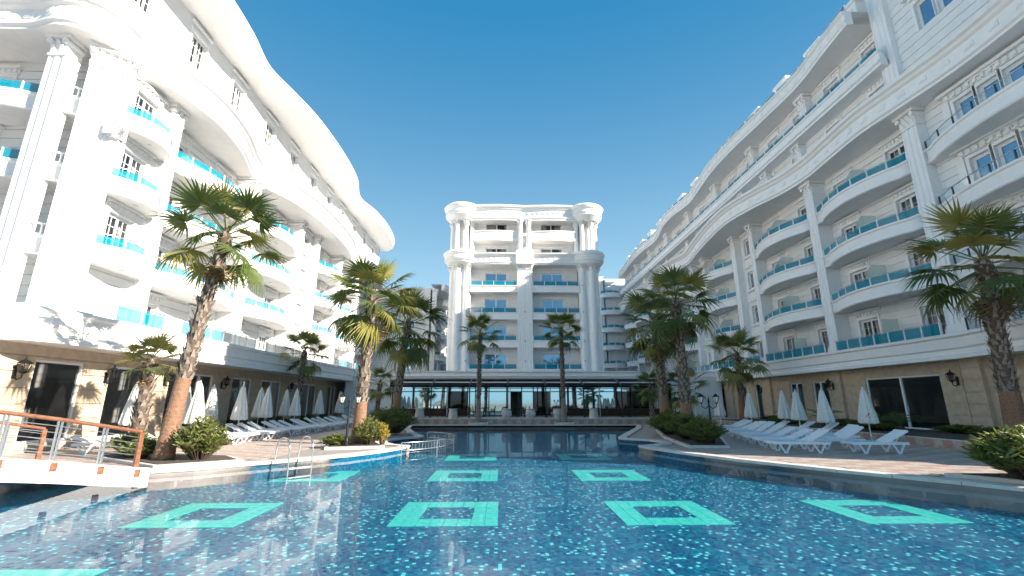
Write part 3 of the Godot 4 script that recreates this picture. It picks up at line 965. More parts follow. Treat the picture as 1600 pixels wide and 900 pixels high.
	# end of the wing that faces the pool, a loggia behind a free-standing pier
	for li in 4:
		var y: float = LEVELS[li]
		var top: float = LEVELS[li + 1] if li < 3 else TOPY
		var holes := [[-24.6, -22.6, y + 0.02, y + 2.25]]
		wall(W, E, -34.0, -17.9, y, top, 0.0, holes, M.plaster, true, true)
		window(W, E, -24.6, y + 0.02, 0.0, 2.0, 2.23, 2)
		if li > 0:
			balcony(W, E, -28.0, y, 0.0, curve_out(8.6, 1.2, 0.75, 16, 0.5), "teal")
			var mb := MB.new()
			mb.sweep([Vector2(-19.0, -17.0), Vector2(-18.0, -17.6)], raise(PARAPET, 0.0))
			mb.extrude(PackedVector2Array([Vector2(-19.4, -17.0), Vector2(-18.95, -16.95), Vector2(-18.1, -17.5), Vector2(-18.1, -18.5), Vector2(-19.4, -18.5)]), -0.28, 0.0)
			for k in 5:
				mb.bar(Vector3(-18.95 + 0.17 * k, 0.5, -17.05 - 0.11 * k), Vector3(-18.95 + 0.17 * k, 0.92, -17.05 - 0.11 * k), 0.05, 0.05)
			mb.bar(Vector3(-19.0, 0.94, -17.02), Vector3(-18.2, 0.94, -17.52), 0.07, 0.06)
			part(W, "corner_balcony", mb, M.trim, Vector3(0, y, 0))
	var side := MB.new()
	side.extrude(PackedVector2Array([Vector2(-18.2, -17.45), Vector2(-18.15, -17.25), Vector2(-17.15, -18.25), Vector2(-17.55, -18.45), Vector2(-18.2, -18.45)]), 4.6, TOPY)
	part(W, "corner_wall", side, M.plaster)
	pilaster(W, E, -19.45, -18.75, 4.95, TOPY, 0.95, 1.65)
	pilaster(W, E, -29.6, -28.6, 4.95, TOPY, 0.6, 1.65)
	# frieze that rounds the corner and runs on in waves
	var keys := [Vector2(-34, -16.35), Vector2(-27, -16.35), Vector2(-21.4, -16.35), Vector2(-19.9, -16.3), Vector2(-18.8, -16.05), Vector2(-17.9, -16.3), Vector2(-17.35, -17.1), Vector2(-17.3, -18.2), Vector2(-17.45, -18.9), Vector2(-16.7, -20.2), Vector2(-16.2, -22.9), Vector2(-16.5, -25.9), Vector2(-17.4, -29.0), Vector2(-17.6, -30.6), Vector2(-16.6, -33.2), Vector2(-15.9, -37), Vector2(-15.8, -41.6), Vector2(-16.1, -46), Vector2(-17.0, -50), Vector2(-16.3, -54), Vector2(-16.2, -58), Vector2(-16.8, -S1)]
	var fp := smooth_path(keys, 0.4)
	var fi := []
	for p in fp:
		fi.append(Vector2(p.x, -18.6) if p.x < -18.8 else Vector2(-18.8, minf(p.y, -18.6)))
	ledge(W, "frieze", fp, fi, raise(FRIEZE, TOPY, 1.0), TOPY, TOPY + 1.45, M.trim, 1.1, TOPY + 0.68, 0.02)
	# top floor
	var th := []
	for s in [17.6, 21.6, 25.6, 29.9, 33.9, 37.9, 41.9, 45.9, 50.0, 54.0, 58.0]:
		th.append([s, s + 1.3, 20.25, 22.15])
	wall(W, F, 17.2, S1, TOPY + 1.3, 23.5, 1.05, th, M.plaster, false, false, 0.45, 0.3, "upper_wall")
	for h in th: window(W, F, h[0], h[2], 1.05, 1.3, 1.9, 2, "muntin", false)
	for h in th:
		var hm := MB.new(F.B)
		hm.bb(-0.25, 1.55, 2.5, 2.62, 0.0, 0.16)
		hm.bb(-0.1, 1.4, 2.62, 2.7, 0.0, 0.1)
		part(W, "window_hood", hm, M.trim, F.at(h[0], 20.1, 1.05))
	wall(W, E, -34.0, -17.6, TOPY + 1.3, 23.5, 1.2, [], M.plaster, false, false, 0.45, 0.3, "upper_wall")
	var rl := MB.new(F.B)
	rl.bb(0, 0.36, 0, 4.9, -2.2, 0.0)
	part(W, "upper_wall_return", rl, M.plaster, F.at(17.2 - 0.37, TOPY + 1.3, 1.0))
	keys = [Vector2(-34, -14.8), Vector2(-22, -14.8), Vector2(-17.5, -14.9), Vector2(-15.9, -16.5), Vector2(-15.45, -20), Vector2(-15.55, -23.4), Vector2(-15.95, -26.4), Vector2(-15.45, -28.9), Vector2(-14.9, -32), Vector2(-14.65, -36.9), Vector2(-14.9, -42), Vector2(-15.9, -46.6), Vector2(-15.2, -50), Vector2(-14.85, -54), Vector2(-15.0, -58), Vector2(-15.6, -61.5), Vector2(-16.6, -62.6)]
	var ep := smooth_path(keys, 0.6)
	var ei := []
	for p in ep:
		ei.append(Vector2(p.x, -18.6) if p.x < -18.8 else Vector2(-18.8, minf(p.y, -18.6)))
	ledge(W, "eave", ep, ei, [Vector2(-0.1, 22.95), Vector2(0.0, 22.95), Vector2(0.03, 23.1), Vector2(-0.05, 23.2), Vector2(0.12, 23.45), Vector2(0.2, 23.62), Vector2(0.2, 23.8), Vector2(-0.1, 23.95)], 22.95, 23.9, M.trim)
	for e in [[19.9, "black wall lantern on the cream wall between the two near dark windows"], [23.35, "black wall lantern on the cream wall behind the rust-trunked palm"], [28.1, "black wall lantern on the cream wall between sliding doors"], [36.8, "black wall lantern on the cream wall beside the small palm"], [16.2, "black wall lantern on the sunlit cream corner above the bridge rail"]]:
		sconce(F, e[0], 2.75, 1.8, e[1])

func balcony_block(called: String, label: String, x0: float, x1: float, z0: float, z1: float, h: float, axis: String):
	# plainer far part of the hotel, storeys of bowed balconies
	var W := thing(called, label, "building", Vector3.ZERO)
	var F: Fac
	var span: float
	if axis == "r":
		F = Fac.new(called, Basis(Vector3(0, 0, -1), Vector3.UP, Vector3(-1, 0, 0)), Vector3(x0, 0, z1))
		shell(W, x0 - 0.3, x1, z0, z1, 0.0, h, "w")
	else:
		F = Fac.new(called, Basis(Vector3(0, 0, -1), Vector3.UP, Vector3(1, 0, 0)), Vector3(x1, 0, z1))
		shell(W, x0, x1 + 0.3, z0, z1, 0.0, h, "es")
	span = z1 - z0
	var lv := []
	var y := 4.6
	while y < h - 2.6:
		lv.append(y)
		y += 3.15
	var n := maxi(1, roundi(span / 6.5))
	wall(W, F, 0, span, 0.0, 4.6, 0.0, [], M.plaster, true, false)
	for li in lv.size():
		var top: float = lv[li + 1] if li < lv.size() - 1 else h
		for i in n:
			var s0 := span * i / n
			var s1 := span * (i + 1) / n
			var holes := [[s0 + 0.9, s0 + 2.3, lv[li] + 0.02, lv[li] + 2.2], [s1 - 2.3, s1 - 0.9, lv[li] + 0.02, lv[li] + 2.2]]
			wall(W, F, s0, s1, lv[li], top, 0.0, holes, M.plaster, true, false)
			for q in holes: window(W, F, q[0], q[2], 0.0, 1.4, 2.18, 2, "muntin", false)
			balcony(W, F, s0 + 0.35, lv[li], 0.0, curve_out(s1 - s0 - 0.7, 0.7, 0.9, 12, 0.0), "teal")
	for i in n + 1:
		pilaster(W, F, span * i / n - 0.3, span * i / n + 0.3, 0.0, h, -0.02, 0.6)
	var ep := []
	var ei := []
	for i in 25:
		var s := span * i / 24.0
		var p := F.at(s, 0, 1.6 + 0.5 * absf(sin(PI * s * n / span)))
		ep.append(Vector2(p.x, p.z))
		var c := F.at(s, 0, -0.3)
		ei.append(Vector2(c.x, c.z))
	ledge(W, "eave", ep, ei, [Vector2(-0.1, h - 0.1), Vector2(0.0, h - 0.1), Vector2(0.0, h + 0.1), Vector2(0.12, h + 0.2), Vector2(0.12, h + 0.7), Vector2(0.2, h + 0.8), Vector2(-0.1, h + 0.9)], h - 0.1, h + 0.8, M.trim, 0.0, 0.0, 0.0, -1.0 if axis == "r" else 1.0)
	if axis == "r":
		var G := Fac.new(called + "G", Basis(Vector3(1, 0, 0), Vector3.UP, Vector3(0, 0, 1)), Vector3(x0, 0, z1))
		for yy in lv:
			window(W, G, 0.55, yy + 0.02, 0.05, 1.6, 2.2, 2, "muntin", false)
			balcony(W, G, -0.6, yy, 0.0, curve_out(3.9, 0.5, 1.0, 12, 0.0), "teal")
	if axis == "l":
		var E := Fac.new(called + "E", Basis(Vector3(1, 0, 0), Vector3.UP, Vector3(0, 0, 1)), Vector3(x0, 0, z1))
		wall(W, E, 0, x1 - x0, 0.0, 4.6, 0.0, [], M.plaster, true, false)
		for li in lv.size():
			var top: float = lv[li + 1] if li < lv.size() - 1 else h
			var q := [x1 - x0 - 4.4, x1 - x0 - 2.4, lv[li] + 0.9, lv[li] + 2.3]
			wall(W, E, 0, x1 - x0, lv[li], top, 0.0, [q], M.plaster, true, false)
			window(W, E, q[0], q[2], 0.0, 2.0, 1.4, 2, "tinted", false)

func column(parent: Node3D, at: Vector3, r: float, h: float):
	var node := pnode(parent, "column", at)
	var k := "col%.2f,%.2f" % [r, h]
	if not cache.has(k):
		var s := MB.new()
		s.lathe(Vector3.ZERO, [Vector2(r, 0.35), Vector2(r * 1.01, h * 0.4), Vector2(r * 0.88, h - 0.7)], 24, 0.012, 24)
		var b := MB.new()
		b.lathe(Vector3.ZERO, [Vector2(r * 1.3, 0.0), Vector2(r * 1.3, 0.14), Vector2(r * 1.15, 0.2), Vector2(r * 1.2, 0.28), Vector2(r, 0.36)], 20)
		var c := MB.new()
		c.lathe(Vector3.ZERO, [Vector2(r * 0.88, h - 0.72), Vector2(r * 1.02, h - 0.66), Vector2(r * 0.92, h - 0.6), Vector2(r * 1.0, h - 0.3), Vector2(r * 1.45, h - 0.12), Vector2(r * 1.5, h)], 20)
		for i in 8:
			var a := TAU * i / 8
			var d := Vector3(cos(a), 0, sin(a))
			c.tube([d * r * 0.95 + Vector3.UP * (h - 0.58), d * r * 1.15 + Vector3.UP * (h - 0.35), d * r * 1.5 + Vector3.UP * (h - 0.22), d * r * 1.42 + Vector3.UP * (h - 0.32)], [0.05, 0.07, 0.05, 0.03], 5)
		cache[k] = [s.mesh(), b.mesh(), c.mesh()]
	part(node, "shaft", cache[k][0], M.trim)
	part(node, "base", cache[k][1], M.trim)
	part(node, "capital", cache[k][2], M.trim)

func tower():
	var W := thing("hotel_tower", "white seven-storey tower with corner drums and teal-railed balconies behind the restaurant", "building", Vector3.ZERO)
	var F := Fac.new("T", Basis(Vector3(1, 0, 0), Vector3.UP, Vector3(0, 0, 1)), Vector3(2.65, 0, -51.3))
	shell(W, -5.6, 10.9, -66.0, -51.05, 0.0, 24.0, "s")
	var lv := [4.75, 7.9, 11.05, 14.2, 17.35, 20.5]
	for side in [-1, 1]:
		var a := 0.85 if side > 0 else -6.3
		var b := 6.3 if side > 0 else -0.85
		wall(W, F, minf(a, -8.25) if side < 0 else a, maxf(b, 8.25) if side > 0 else b, 0.0, 4.75, 0.0, [], M.plaster, true, false)
		for li in 6:
			var y: float = lv[li]
			var top: float = lv[li + 1] if li < 5 else 24.0
			var c: float = 3.3 * side
			var w := 2.6
			var hy := y + 0.05 if li < 4 else y + 0.4
			var hole := [c - w / 2, c + w / 2, hy, y + 2.35]
			wall(W, F, a, b, y, top, 0.0, [hole], M.plaster, true, false)
			window(W, F, c - w / 2, hy, 0.0, w, y + 2.35 - hy, 2, "tinted" if li < 4 else "plain", false)
			var node := pnode(W, "balcony", F.at(a, y, 0))
			var mb := MB.new(F.B)
			if li < 4:
				mb.sweep([Vector2(0, 1.25), Vector2(b - a, 1.25)], PARAPET)
				mb.bb(0, b - a, -0.3, 0.0, 0.0, 1.15)
				part(node, "parapet", mb, M.trim)
				rail(node, F, [Vector2(0.1, 1.25), Vector2(b - a - 0.1, 1.25)], 0.5, 1.05, 1.3, M.teal_glass, "tow%d" % side, M.white_frame)
			elif li == 5:
				var path := []
				for i in 13:
					var t := i / 12.0
					path.append(Vector2((b - a) * t, 0.95 + 0.35 * sin(PI * t)))
				mb.sweep(path, [Vector2(-0.14, -0.35), Vector2(0.0, -0.35), Vector2(0.05, -0.2), Vector2(0.0, -0.1), Vector2(0.0, 0.75), Vector2(0.08, 0.8), Vector2(0.08, 0.92), Vector2(-0.16, 0.92)])
				mb.bb(0, b - a, -0.32, 0.0, 0.0, 1.1)
				part(node, "parapet", mb, M.trim)
		# corner drum
		var cx: float = 2.65 + 7.4 * side
		var core := MB.new()
		core.lathe(Vector3(cx, 0, -51.3), [Vector2(1.0, 0.0), Vector2(1.0, 17.2)], 24)
		core.lathe(Vector3(cx, 0, -51.3), [Vector2(0.75, 18.6), Vector2(0.75, 23.0)], 24)
		part(W, "drum_core", core, M.plaster)
		for e in [[-0.95 * side * -1.0, 0.15], [-0.75 * side, 0.85], [0.35 * side, 0.95]]:
			column(W, Vector3(cx + e[0], 4.6, -51.3 + e[1]), 0.46, 12.6)
		for e in [[1.2 * side, 0.2], [0.55 * side, 1.1], [-0.6 * side, 1.15], [-1.25 * side, 0.7]]:
			column(W, Vector3(cx + e[0] * 0.95, 18.7, -51.3 + e[1]), 0.27, 4.0)
		var cap := MB.new()
		cap.lathe(Vector3(cx, 0, -50.95), [Vector2(0.0, 17.15), Vector2(1.5, 17.15), Vector2(1.75, 17.35), Vector2(1.8, 17.5), Vector2(1.95, 17.6), Vector2(1.95, 18.15), Vector2(2.1, 18.3), Vector2(2.15, 18.5), Vector2(2.0, 18.7), Vector2(0.0, 18.72)], 40)
		cap.lathe(Vector3(cx, 0, -50.95), [Vector2(0.0, 22.65), Vector2(1.5, 22.65), Vector2(1.7, 22.85), Vector2(1.85, 23.0), Vector2(2.0, 23.15), Vector2(2.0, 23.85), Vector2(2.15, 24.0), Vector2(2.25, 24.3), Vector2(2.1, 24.5), Vector2(0.0, 24.75)], 40)
		part(W, "drum_cornice", cap, M.trim)
		for ring in [[17.85, 1.97, 20], [23.5, 2.02, 20]]:
			for i in ring[2]:
				var an: float = PI * (i + 0.5) / ring[2]
				var bl := MB.new()
				bl.box(Vector3.ZERO, Vector3(0.2, 0.22, 0.08))
				if not cache.has("drumblock"): cache["drumblock"] = bl.mesh()
				var o := part(W, "relief_block", cache["drumblock"], M.trim, Vector3(cx + cos(an) * ring[1], ring[0], -50.95 + sin(an) * ring[1]))
				o.rotation.y = PI / 2 - an
	# middle pilaster, then twin columns
	var wl := MB.new(F.B)
	wl.bb(-0.85, 0.85, 0.0, 24.0, -0.3, 0.6)
	part(W, "centre_wall", wl, M.plaster, F.O)
	pilaster(W, F, -0.85, 0.85, 4.6, 17.15, 0.6, 1.35)
	for x in [-0.5, 0.5]:
		column(W, F.at(x, 18.75, 1.15), 0.3, 4.0)
	# friezes
	for e in [[17.15, 1.35], [22.6, 1.9]]:
		var outer := []
		var inner := []
		for i in 33:
			var x := -4.0 + 13.3 * i / 32.0
			outer.append(Vector2(x, -49.95 + 0.25 * absf(sin(PI * (x - 2.65) / 6.65))))
			inner.append(Vector2(x, -51.4))
		ledge(W, "frieze", outer, inner, raise(FRIEZE, e[0], e[1] / 1.5), e[0], e[0] + 0.4 if e[0] < 20 else e[0] + 1.8, M.trim, 0.62, e[0] + 0.62 * e[1] / 1.35, 0.02)
	var bx := MB.new(F.B)
	bx.bb(-1.0, 1.0, 17.15, 18.8, 0.0, 1.85)
	part(W, "frieze_block", bx, M.trim, F.O)
	for y in [8.2, 11.5, 14.6, 6.0]:
		for x in [0.0, -6.6, 6.6]:
			var s := MB.new()
			s.lathe(Vector3(0, 0, 0), [Vector2(0.0, 0.0), Vector2(0.07, 0.02), Vector2(0.1, 0.14), Vector2(0.05, 0.22), Vector2(0.0, 0.22)], 8)
			if not cache.has("spot"): cache["spot"] = s.mesh()
			part(W, "wall_spotlight", cache["spot"], M.steel, F.at(x, y, 1.42 if x == 0.0 else 1.45))

func restaurant():
	var W := thing("restaurant", "glass-fronted poolside restaurant with black awning at the foot of the tower", "restaurant", Vector3.ZERO)
	var F := Fac.new("G", Basis(Vector3(1, 0, 0), Vector3.UP, Vector3(0, 0, 1)), Vector3(0, 0.42, -46.0))
	# roof terrace with its band and railings
	var rf := MB.new()
	rf.bb(-15.5, 22.0, 3.95, 4.2, -51.2, -45.9)
	part(W, "roof_slab", rf, M.plaster)
	var bd := MB.new()
	bd.sweep([Vector2(-15.4, -45.9), Vector2(22.2, -45.9)], [Vector2(-0.2, 3.9), Vector2(0.0, 3.9), Vector2(0.0, 4.15), Vector2(0.08, 4.2), Vector2(0.08, 4.3), Vector2(0.0, 4.34), Vector2(0.0, 4.6), Vector2(0.1, 4.66), Vector2(0.1, 4.76), Vector2(-0.2, 4.78)])
	part(W, "roof_band", bd, M.trim)
	for e in [[-14.5, -6.4], [11.6, 20.5]]:
		var node := pnode(W, "roof_railing", Vector3(e[0], 4.78, -46.0))
		var l: float = e[1] - e[0]
		var n := int(l / 1.3)
		for i in n + 1:
			var p := MB.new()
			p.bb(l * i / n - 0.025, l * i / n + 0.025, 0, 0.85, -0.025, 0.025)
			part(node, "rail_post", p, M.steel)
		for y in [0.85, 0.2, 0.36, 0.52, 0.68]:
			var p := MB.new()
			p.tube([Vector3(0, y, 0), Vector3(l, y, 0)], 0.025 if y > 0.8 else 0.01, 6)
			part(node, "handrail" if y > 0.8 else "rail_wire", p, M.steel)
	# glass front
	var xs := [-10.5, -8.6, -6.9, -5.3, -3.3, -1.2, 0.9, 2.05, 3.2, 4.9, 6.6, 8.2, 9.8, 11.4, 13.0, 14.8, 16.6]
	var head := MB.new(F.B)
	head.bb(-11.0, 17.0, 2.75, 3.5, -0.25, 0.05)
	part(W, "fascia", head, M.awning_black, F.O)
	for i in xs.size():
		var m := MB.new(F.B)
		m.bb(xs[i] - 0.05, xs[i] + 0.05, 0.0, 2.74, -0.1, 0.06)
		part(W, "mullion", m, M.dark_steel if i % 3 else M.steel, F.O)
		if i < xs.size() - 1:
			var a: float = xs[i] + 0.05
			var b: float = xs[i + 1] - 0.05
			var closed: bool = i != 6
			var tr := MB.new(F.B)
			tr.bb(a, b, 2.28, 2.36, -0.06, 0.04)
			part(W, "transom", tr, M.dark_steel, F.O)
			if closed:
				var g := MB.new(F.B)
				g.bb(a, b, 0.72 if i < 4 or i > 9 else 0.06, 2.28, -0.03, -0.015)
				part(W, "pane", g, M.mirror_glass if not i in [3, 8, 13, 14] else M.dark_glass, F.O)
				if i < 4 or i > 9:
					var k := MB.new(F.B)
					k.bb(a, b, 0.0, 0.7, -0.08, 0.02)
					part(W, "kick_panel", k, M.rattan, F.O)
			var g2 := MB.new(F.B)
			g2.bb(a, b, 2.36, 2.74, -0.03, -0.015)
			part(W, "pane", g2, M.mirror_glass, F.O)
	var inn := MB.new()
	inn.bb(-15.4, 22.0, 0.3, 3.95, -51.2, -51.0)
	part(W, "back_wall", inn, M.interior_dark)
	for e in [[-15.4, -10.6], [17.1, 22.2]]:
		var mb := MB.new()
		mb.bb(e[0], e[1], 0.0, 3.95, -46.3, -46.0)
		part(W, "side_wall", mb, M.plaster)
	# awning on curved black ribs
	var A := thing("awning", "black awning with curved ribs and a pale front beam over the restaurant terrace", "awning", Vector3(0, 0.42, -46.0))
	var ribx := [-9.6, -6.2, -2.8, 0.6, 4.0, 7.4, 10.8, 14.2, 16.6]
	var arc := []
	for i in 9:
		var t := i / 8.0
		arc.append(Vector3(0, 3.52 - 0.72 * pow(t, 2.2), 0.1 + 4.6 * t))
	var rib := MB.new()
	rib.tube(arc, 0.07, 6)
	var rm := rib.mesh()
	var post := MB.new()
	post.tube([Vector3(0, 0, 4.7), Vector3(0, 2.8, 4.7)], 0.055, 8)
	post.lathe(Vector3(0, 0, 4.7), [Vector2(0.14, 0.0), Vector2(0.14, 0.03), Vector2(0.06, 0.06)], 8)
	var pmesh := post.mesh()
	for x in ribx:
		part(A, "rib", rm, M.dark_steel, Vector3(x, 0, 0))
		part(A, "post", pmesh, M.black_metal, Vector3(x, 0, 0))
	for i in ribx.size() - 1:
		var cl := MB.new()
		for j in 5:
			var a: Vector3 = arc[j]; var b: Vector3 = arc[j + 1]
			var n := Vector3(0, b.z - a.z, a.y - b.y)
			for e in [0.03, 0.05]:
				cl.q(Vector3(ribx[i] + 0.07, a.y + e, a.z), Vector3(ribx[i + 1] - 0.07, a.y + e, a.z), Vector3(ribx[i + 1] - 0.07, b.y + e, b.z), Vector3(ribx[i] + 0.07, b.y + e, b.z), n if e > 0.04 else -n)
		part(A, "cloth", cl, M.awning_black)
	var fb := MB.new()
	fb.bb(-9.8, 16.8, 3.05, 3.16, 3.0, 3.12)
	part(A, "front_beam", fb, M.white_frame)
	var f2 := MB.new()
	f2.tube([Vector3(-9.7, 2.8, 4.7), Vector3(16.7, 2.8, 4.7)], 0.05, 6)
	part(A, "eave_beam", f2, M.dark_steel)
	# tables and chairs on the terrace
	var tb := MB.new()
	tb.lathe(Vector3.ZERO, [Vector2(0.22, 0.0), Vector2(0.2, 0.03), Vector2(0.04, 0.06), Vector2(0.04, 0.7), Vector2(0.1, 0.72)], 10)
	var tt := MB.new()
	tt.bb(-0.42, 0.42, 0.72, 0.76, -0.42, 0.42)
	var seat := MB.new()
	seat.bb(-0.26, 0.26, 0.4, 0.47, -0.25, 0.25)
	var bk := MB.new()
	bk.box(Vector3(0, 0.68, -0.25), Vector3(0.5, 0.5, 0.05), Basis(Vector3.RIGHT, -0.15))
	bk.bar(Vector3(-0.27, 0.62, -0.22), Vector3(-0.27, 0.62, 0.2), 0.05, 0.04)
	bk.bar(Vector3(0.27, 0.62, -0.22), Vector3(0.27, 0.62, 0.2), 0.05, 0.04)
	var leg := MB.new()
	leg.bb(-0.02, 0.02, 0.0, 0.4, -0.02, 0.02)
	var ms := [tb.mesh(), tt.mesh(), seat.mesh(), bk.mesh(), leg.mesh()]
	for i in 8:
		var x := -8.0 + 3.2 * i + (0.8 if i > 3 else 0.0)
		var z := -43.4 + 0.5 * (i % 2)
		var t := thing("terrace_table", "small dark square table under the black awning", "table", Vector3(x, 0.424, z), 0.0, "tables on the restaurant terrace")
		part(t, "pedestal", ms[0], M.black_metal)
		part(t, "table_top", ms[1], M.orange_wood if i == 0 else M.rattan)
		for e in [-1, 1]:
			var c := thing("wicker_chair", "dark wicker armchair at a table under the black awning", "chair", Vector3(x + 0.75 * e, 0.424, z), -PI / 2 * e, "chairs on the restaurant terrace")
			part(c, "seat", ms[2], M.rattan)
			part(c, "backrest", ms[3], M.rattan)
			for lx in [-0.22, 0.22]:
				for lz in [-0.21, 0.21]:
					part(c, "leg", ms[4], M.rattan, Vector3(lx, 0, lz))
	# pots along the terrace edge
	var pl := [["tapered", -6.6, "white tapered planter pot beside the wide shrubs"], ["tapered", -3.9, "white tapered planter pot at the middle of the checkered wall"], ["urn", 0.45, "grey ribbed urn beside the palm growing at the far pool edge"], ["urn", 2.4, "rounded stone urn in front of the dark open doorway"], ["vase", 4.6, "tall white vase beside the palm by the far pool edge"], ["tapered", 7.6, "pale square planter pot below the awning corner"]]
	for p in pl:
		var t := thing("planter_pot", p[2], "pot", Vector3(p[1], 0.424, -37.9 if p[0] != "tapered" else -38.2))
		var mb := MB.new()
		var rim := MB.new()
		if p[0] == "tapered":
			mb.lathe(Vector3.ZERO, [Vector2(0.42, 0.0), Vector2(0.32, 0.72)], 4)
			rim.lathe(Vector3.ZERO, [Vector2(0.32, 0.72), Vector2(0.37, 0.73), Vector2(0.37, 0.8), Vector2(0.28, 0.8), Vector2(0.26, 0.7), Vector2(0.0, 0.7)], 4)
		elif p[0] == "urn":
			mb.lathe(Vector3.ZERO, [Vector2(0.2, 0.0), Vector2(0.3, 0.06), Vector2(0.42, 0.35), Vector2(0.38, 0.6), Vector2(0.28, 0.72)], 20, 0.02, 10)
			rim.lathe(Vector3.ZERO, [Vector2(0.28, 0.72), Vector2(0.34, 0.76), Vector2(0.33, 0.8), Vector2(0.24, 0.78), Vector2(0.0, 0.7)], 20)
		else:
			mb.lathe(Vector3.ZERO, [Vector2(0.22, 0.0), Vector2(0.38, 0.4), Vector2(0.36, 0.75)], 20)
			rim.lathe(Vector3.ZERO, [Vector2(0.36, 0.75), Vector2(0.4, 0.8), Vector2(0.32, 0.8), Vector2(0.0, 0.74)], 20)
		part(t, "body", mb, M.pot_clay)
		part(t, "rim", rim, M.pot_clay)

const POOL := [Vector2(12.6, -1.5), Vector2(12.0, -5.0), Vector2(11.4, -7.6), Vector2(10.7, -9.7), Vector2(10.2, -10.5), Vector2(9.45, -11.45), Vector2(8.75, -12.35), Vector2(7.9, -13.6), Vector2(7.25, -14.6), Vector2(6.95, -15.3), Vector2(6.5, -16.2), Vector2(6.05, -17.4), Vector2(5.7, -18.5), Vector2(5.6, -19.2), Vector2(6.2, -19.5), Vector2(6.9, -20.1), Vector2(7.2, -21.0), Vector2(6.9, -21.9), Vector2(6.3, -22.5), Vector2(5.8, -22.9), Vector2(5.9, -23.6), Vector2(6.6, -25.4), Vector2(7.8, -28.5), Vector2(9.2, -32.0), Vector2(10.6, -36.4), Vector2(-6.8, -36.4), Vector2(-6.2, -32.0), Vector2(-5.3, -28.6), Vector2(-4.5, -26.0), Vector2(-4.0, -24.6), Vector2(-4.1, -24.0), Vector2(-4.8, -23.4), Vector2(-5.2, -22.3), Vector2(-5.1, -21.0), Vector2(-4.5, -20.0), Vector2(-3.7, -19.4), Vector2(-3.8, -18.6), Vector2(-4.3, -17.3), Vector2(-5.0, -16.2), Vector2(-5.7, -15.4), Vector2(-7.1, -14.15), Vector2(-8.2, -13.1), Vector2(-9.0, -12.6), Vector2(-10.5, -13.0), Vector2(-13.0, -14.2), Vector2(-16.0, -13.8), Vector2(-18.6, -12.0), Vector2(-19.6, -8.0), Vector2(-18.5, -4.0), Vector2(-15.0, -1.5)]
const WATER_Y := -0.1
const FLOOR_Y := -0.45

func pool():
	var poly := PackedVector2Array(POOL)
	var P := structure("swimming_pool", basin(poly), M.mosaic)
	P.set_meta("label", "deep blue mosaic pool basin with turquoise squares on its floor")
	# coping stones, each its own piece
	var n := POOL.size()
	for i in n:
		var a: Vector2 = POOL[i]; var b: Vector2 = POOL[(i + 1) % n]
		var k := maxi(1, roundi(a.distance_to(b) / 0.9))
		var na := pool_out(i)
		var nb := pool_out((i + 1) % n)
		for j in k:
			var p := a.lerp(b, (j + 0.006) / k); var q := a.lerp(b, (j + 0.994) / k)
			var np := na.lerp(nb, float(j) / k); var nq := na.lerp(nb, float(j + 1) / k)
			var mb := MB.new()
			var y := 0.05 + 0.004 * sin(i * 7.3 + j * 3.1)
			mb.extrude(PackedVector2Array([p - np * 0.03, q - nq * 0.03, q + nq * 0.38, p + np * 0.38]), -0.03, y)
			part(P, "coping_stone", mb, M.coping_stone)
	# turquoise squares on the floor, tile by tile
	var tile := MB.new()
	tile.bb(-0.121, 0.121, 0.002, 0.012, -0.121, 0.121)
	var tm := tile.mesh()
	var rest := MB.new()
	var count := 0
	for row in [[-10.07, [-5.85, -1.06, 3.34, 7.85]], [-14.9, [-5.6, -1.1, 3.34, 7.4]], [-19.6, [-1.18, 3.38]], [-5.96, [-6.3, 8.4]], [-9.2, [-12.4]]]:
		for cx in row[1]:
			if not Geometry2D.is_point_in_polygon(Vector2(cx, row[0]), poly):
				continue
			for i in 8:
				for j in 8:
					if i in [2, 3, 4, 5] and j in [2, 3, 4, 5]:
						continue
					var c := Vector2(cx - 0.889 + 0.254 * i, row[0] - 0.889 + 0.254 * j)
					if not Geometry2D.is_point_in_polygon(c, poly):
						continue
					if count < 290:
						part(P, "square_tile", tm, M.turquoise_tile, Vector3(c.x, FLOOR_Y, c.y))
						count += 1
					else:
						rest.bb(c.x - 0.121, c.x + 0.121, FLOOR_Y + 0.002, FLOOR_Y + 0.012, c.y - 0.121, c.y + 0.121)
	var ro := part(P, "square_tiles", rest, M.turquoise_tile)
	ro.set_meta("kind", "stuff")
	# the small light and dark mosaic pieces scattered in the blue
	rng.seed = 77
	for e in [["light_mosaic", M.mosaic_light, 13000], ["dark_mosaic", M.mosaic_dark, 11000]]:
		var one := MB.new()
		one.bb(-0.026, 0.026, 0.0, 0.002, -0.026, 0.026)
		var mm := MultiMesh.new()
		mm.transform_format = MultiMesh.TRANSFORM_3D
		mm.mesh = one.mesh()
		var where := []
		while where.size() < e[2]:
			var z := -2.0 - 34.0 * pow(rng.randf(), 1.2)
			var x := rng.randf_range(-19.0, 12.5)
			var g := Vector2(snappedf(x, 0.0635), snappedf(z, 0.0635))
			if Geometry2D.is_point_in_polygon(g, poly):
				where.append(g)
		mm.instance_count = where.size()
		for i in where.size():
			mm.set_instance_transform(i, Transform3D(Basis(), Vector3(where[i].x, FLOOR_Y + 0.001, where[i].y)))
		var o := MultiMeshInstance3D.new()
		o.name = e[0]
		o.multimesh = mm
		o.material_override = e[1]
		o.set_meta("kind", "stuff")
		P.add_child(o, true)
	# water
	var w := MB.new()
	var ix := Geometry2D.triangulate_polygon(poly)
	for k in ix.size() / 3:
		var t := []
		for m in 3:
			t.append(Vector3(poly[ix[k * 3 + m]].x, WATER_Y, poly[ix[k * 3 + m]].y))
		w.t3(t[0], t[1], t[2], Vector3.UP, Vector3.UP, Vector3.UP)
	structure("water", w, M.pool_water)

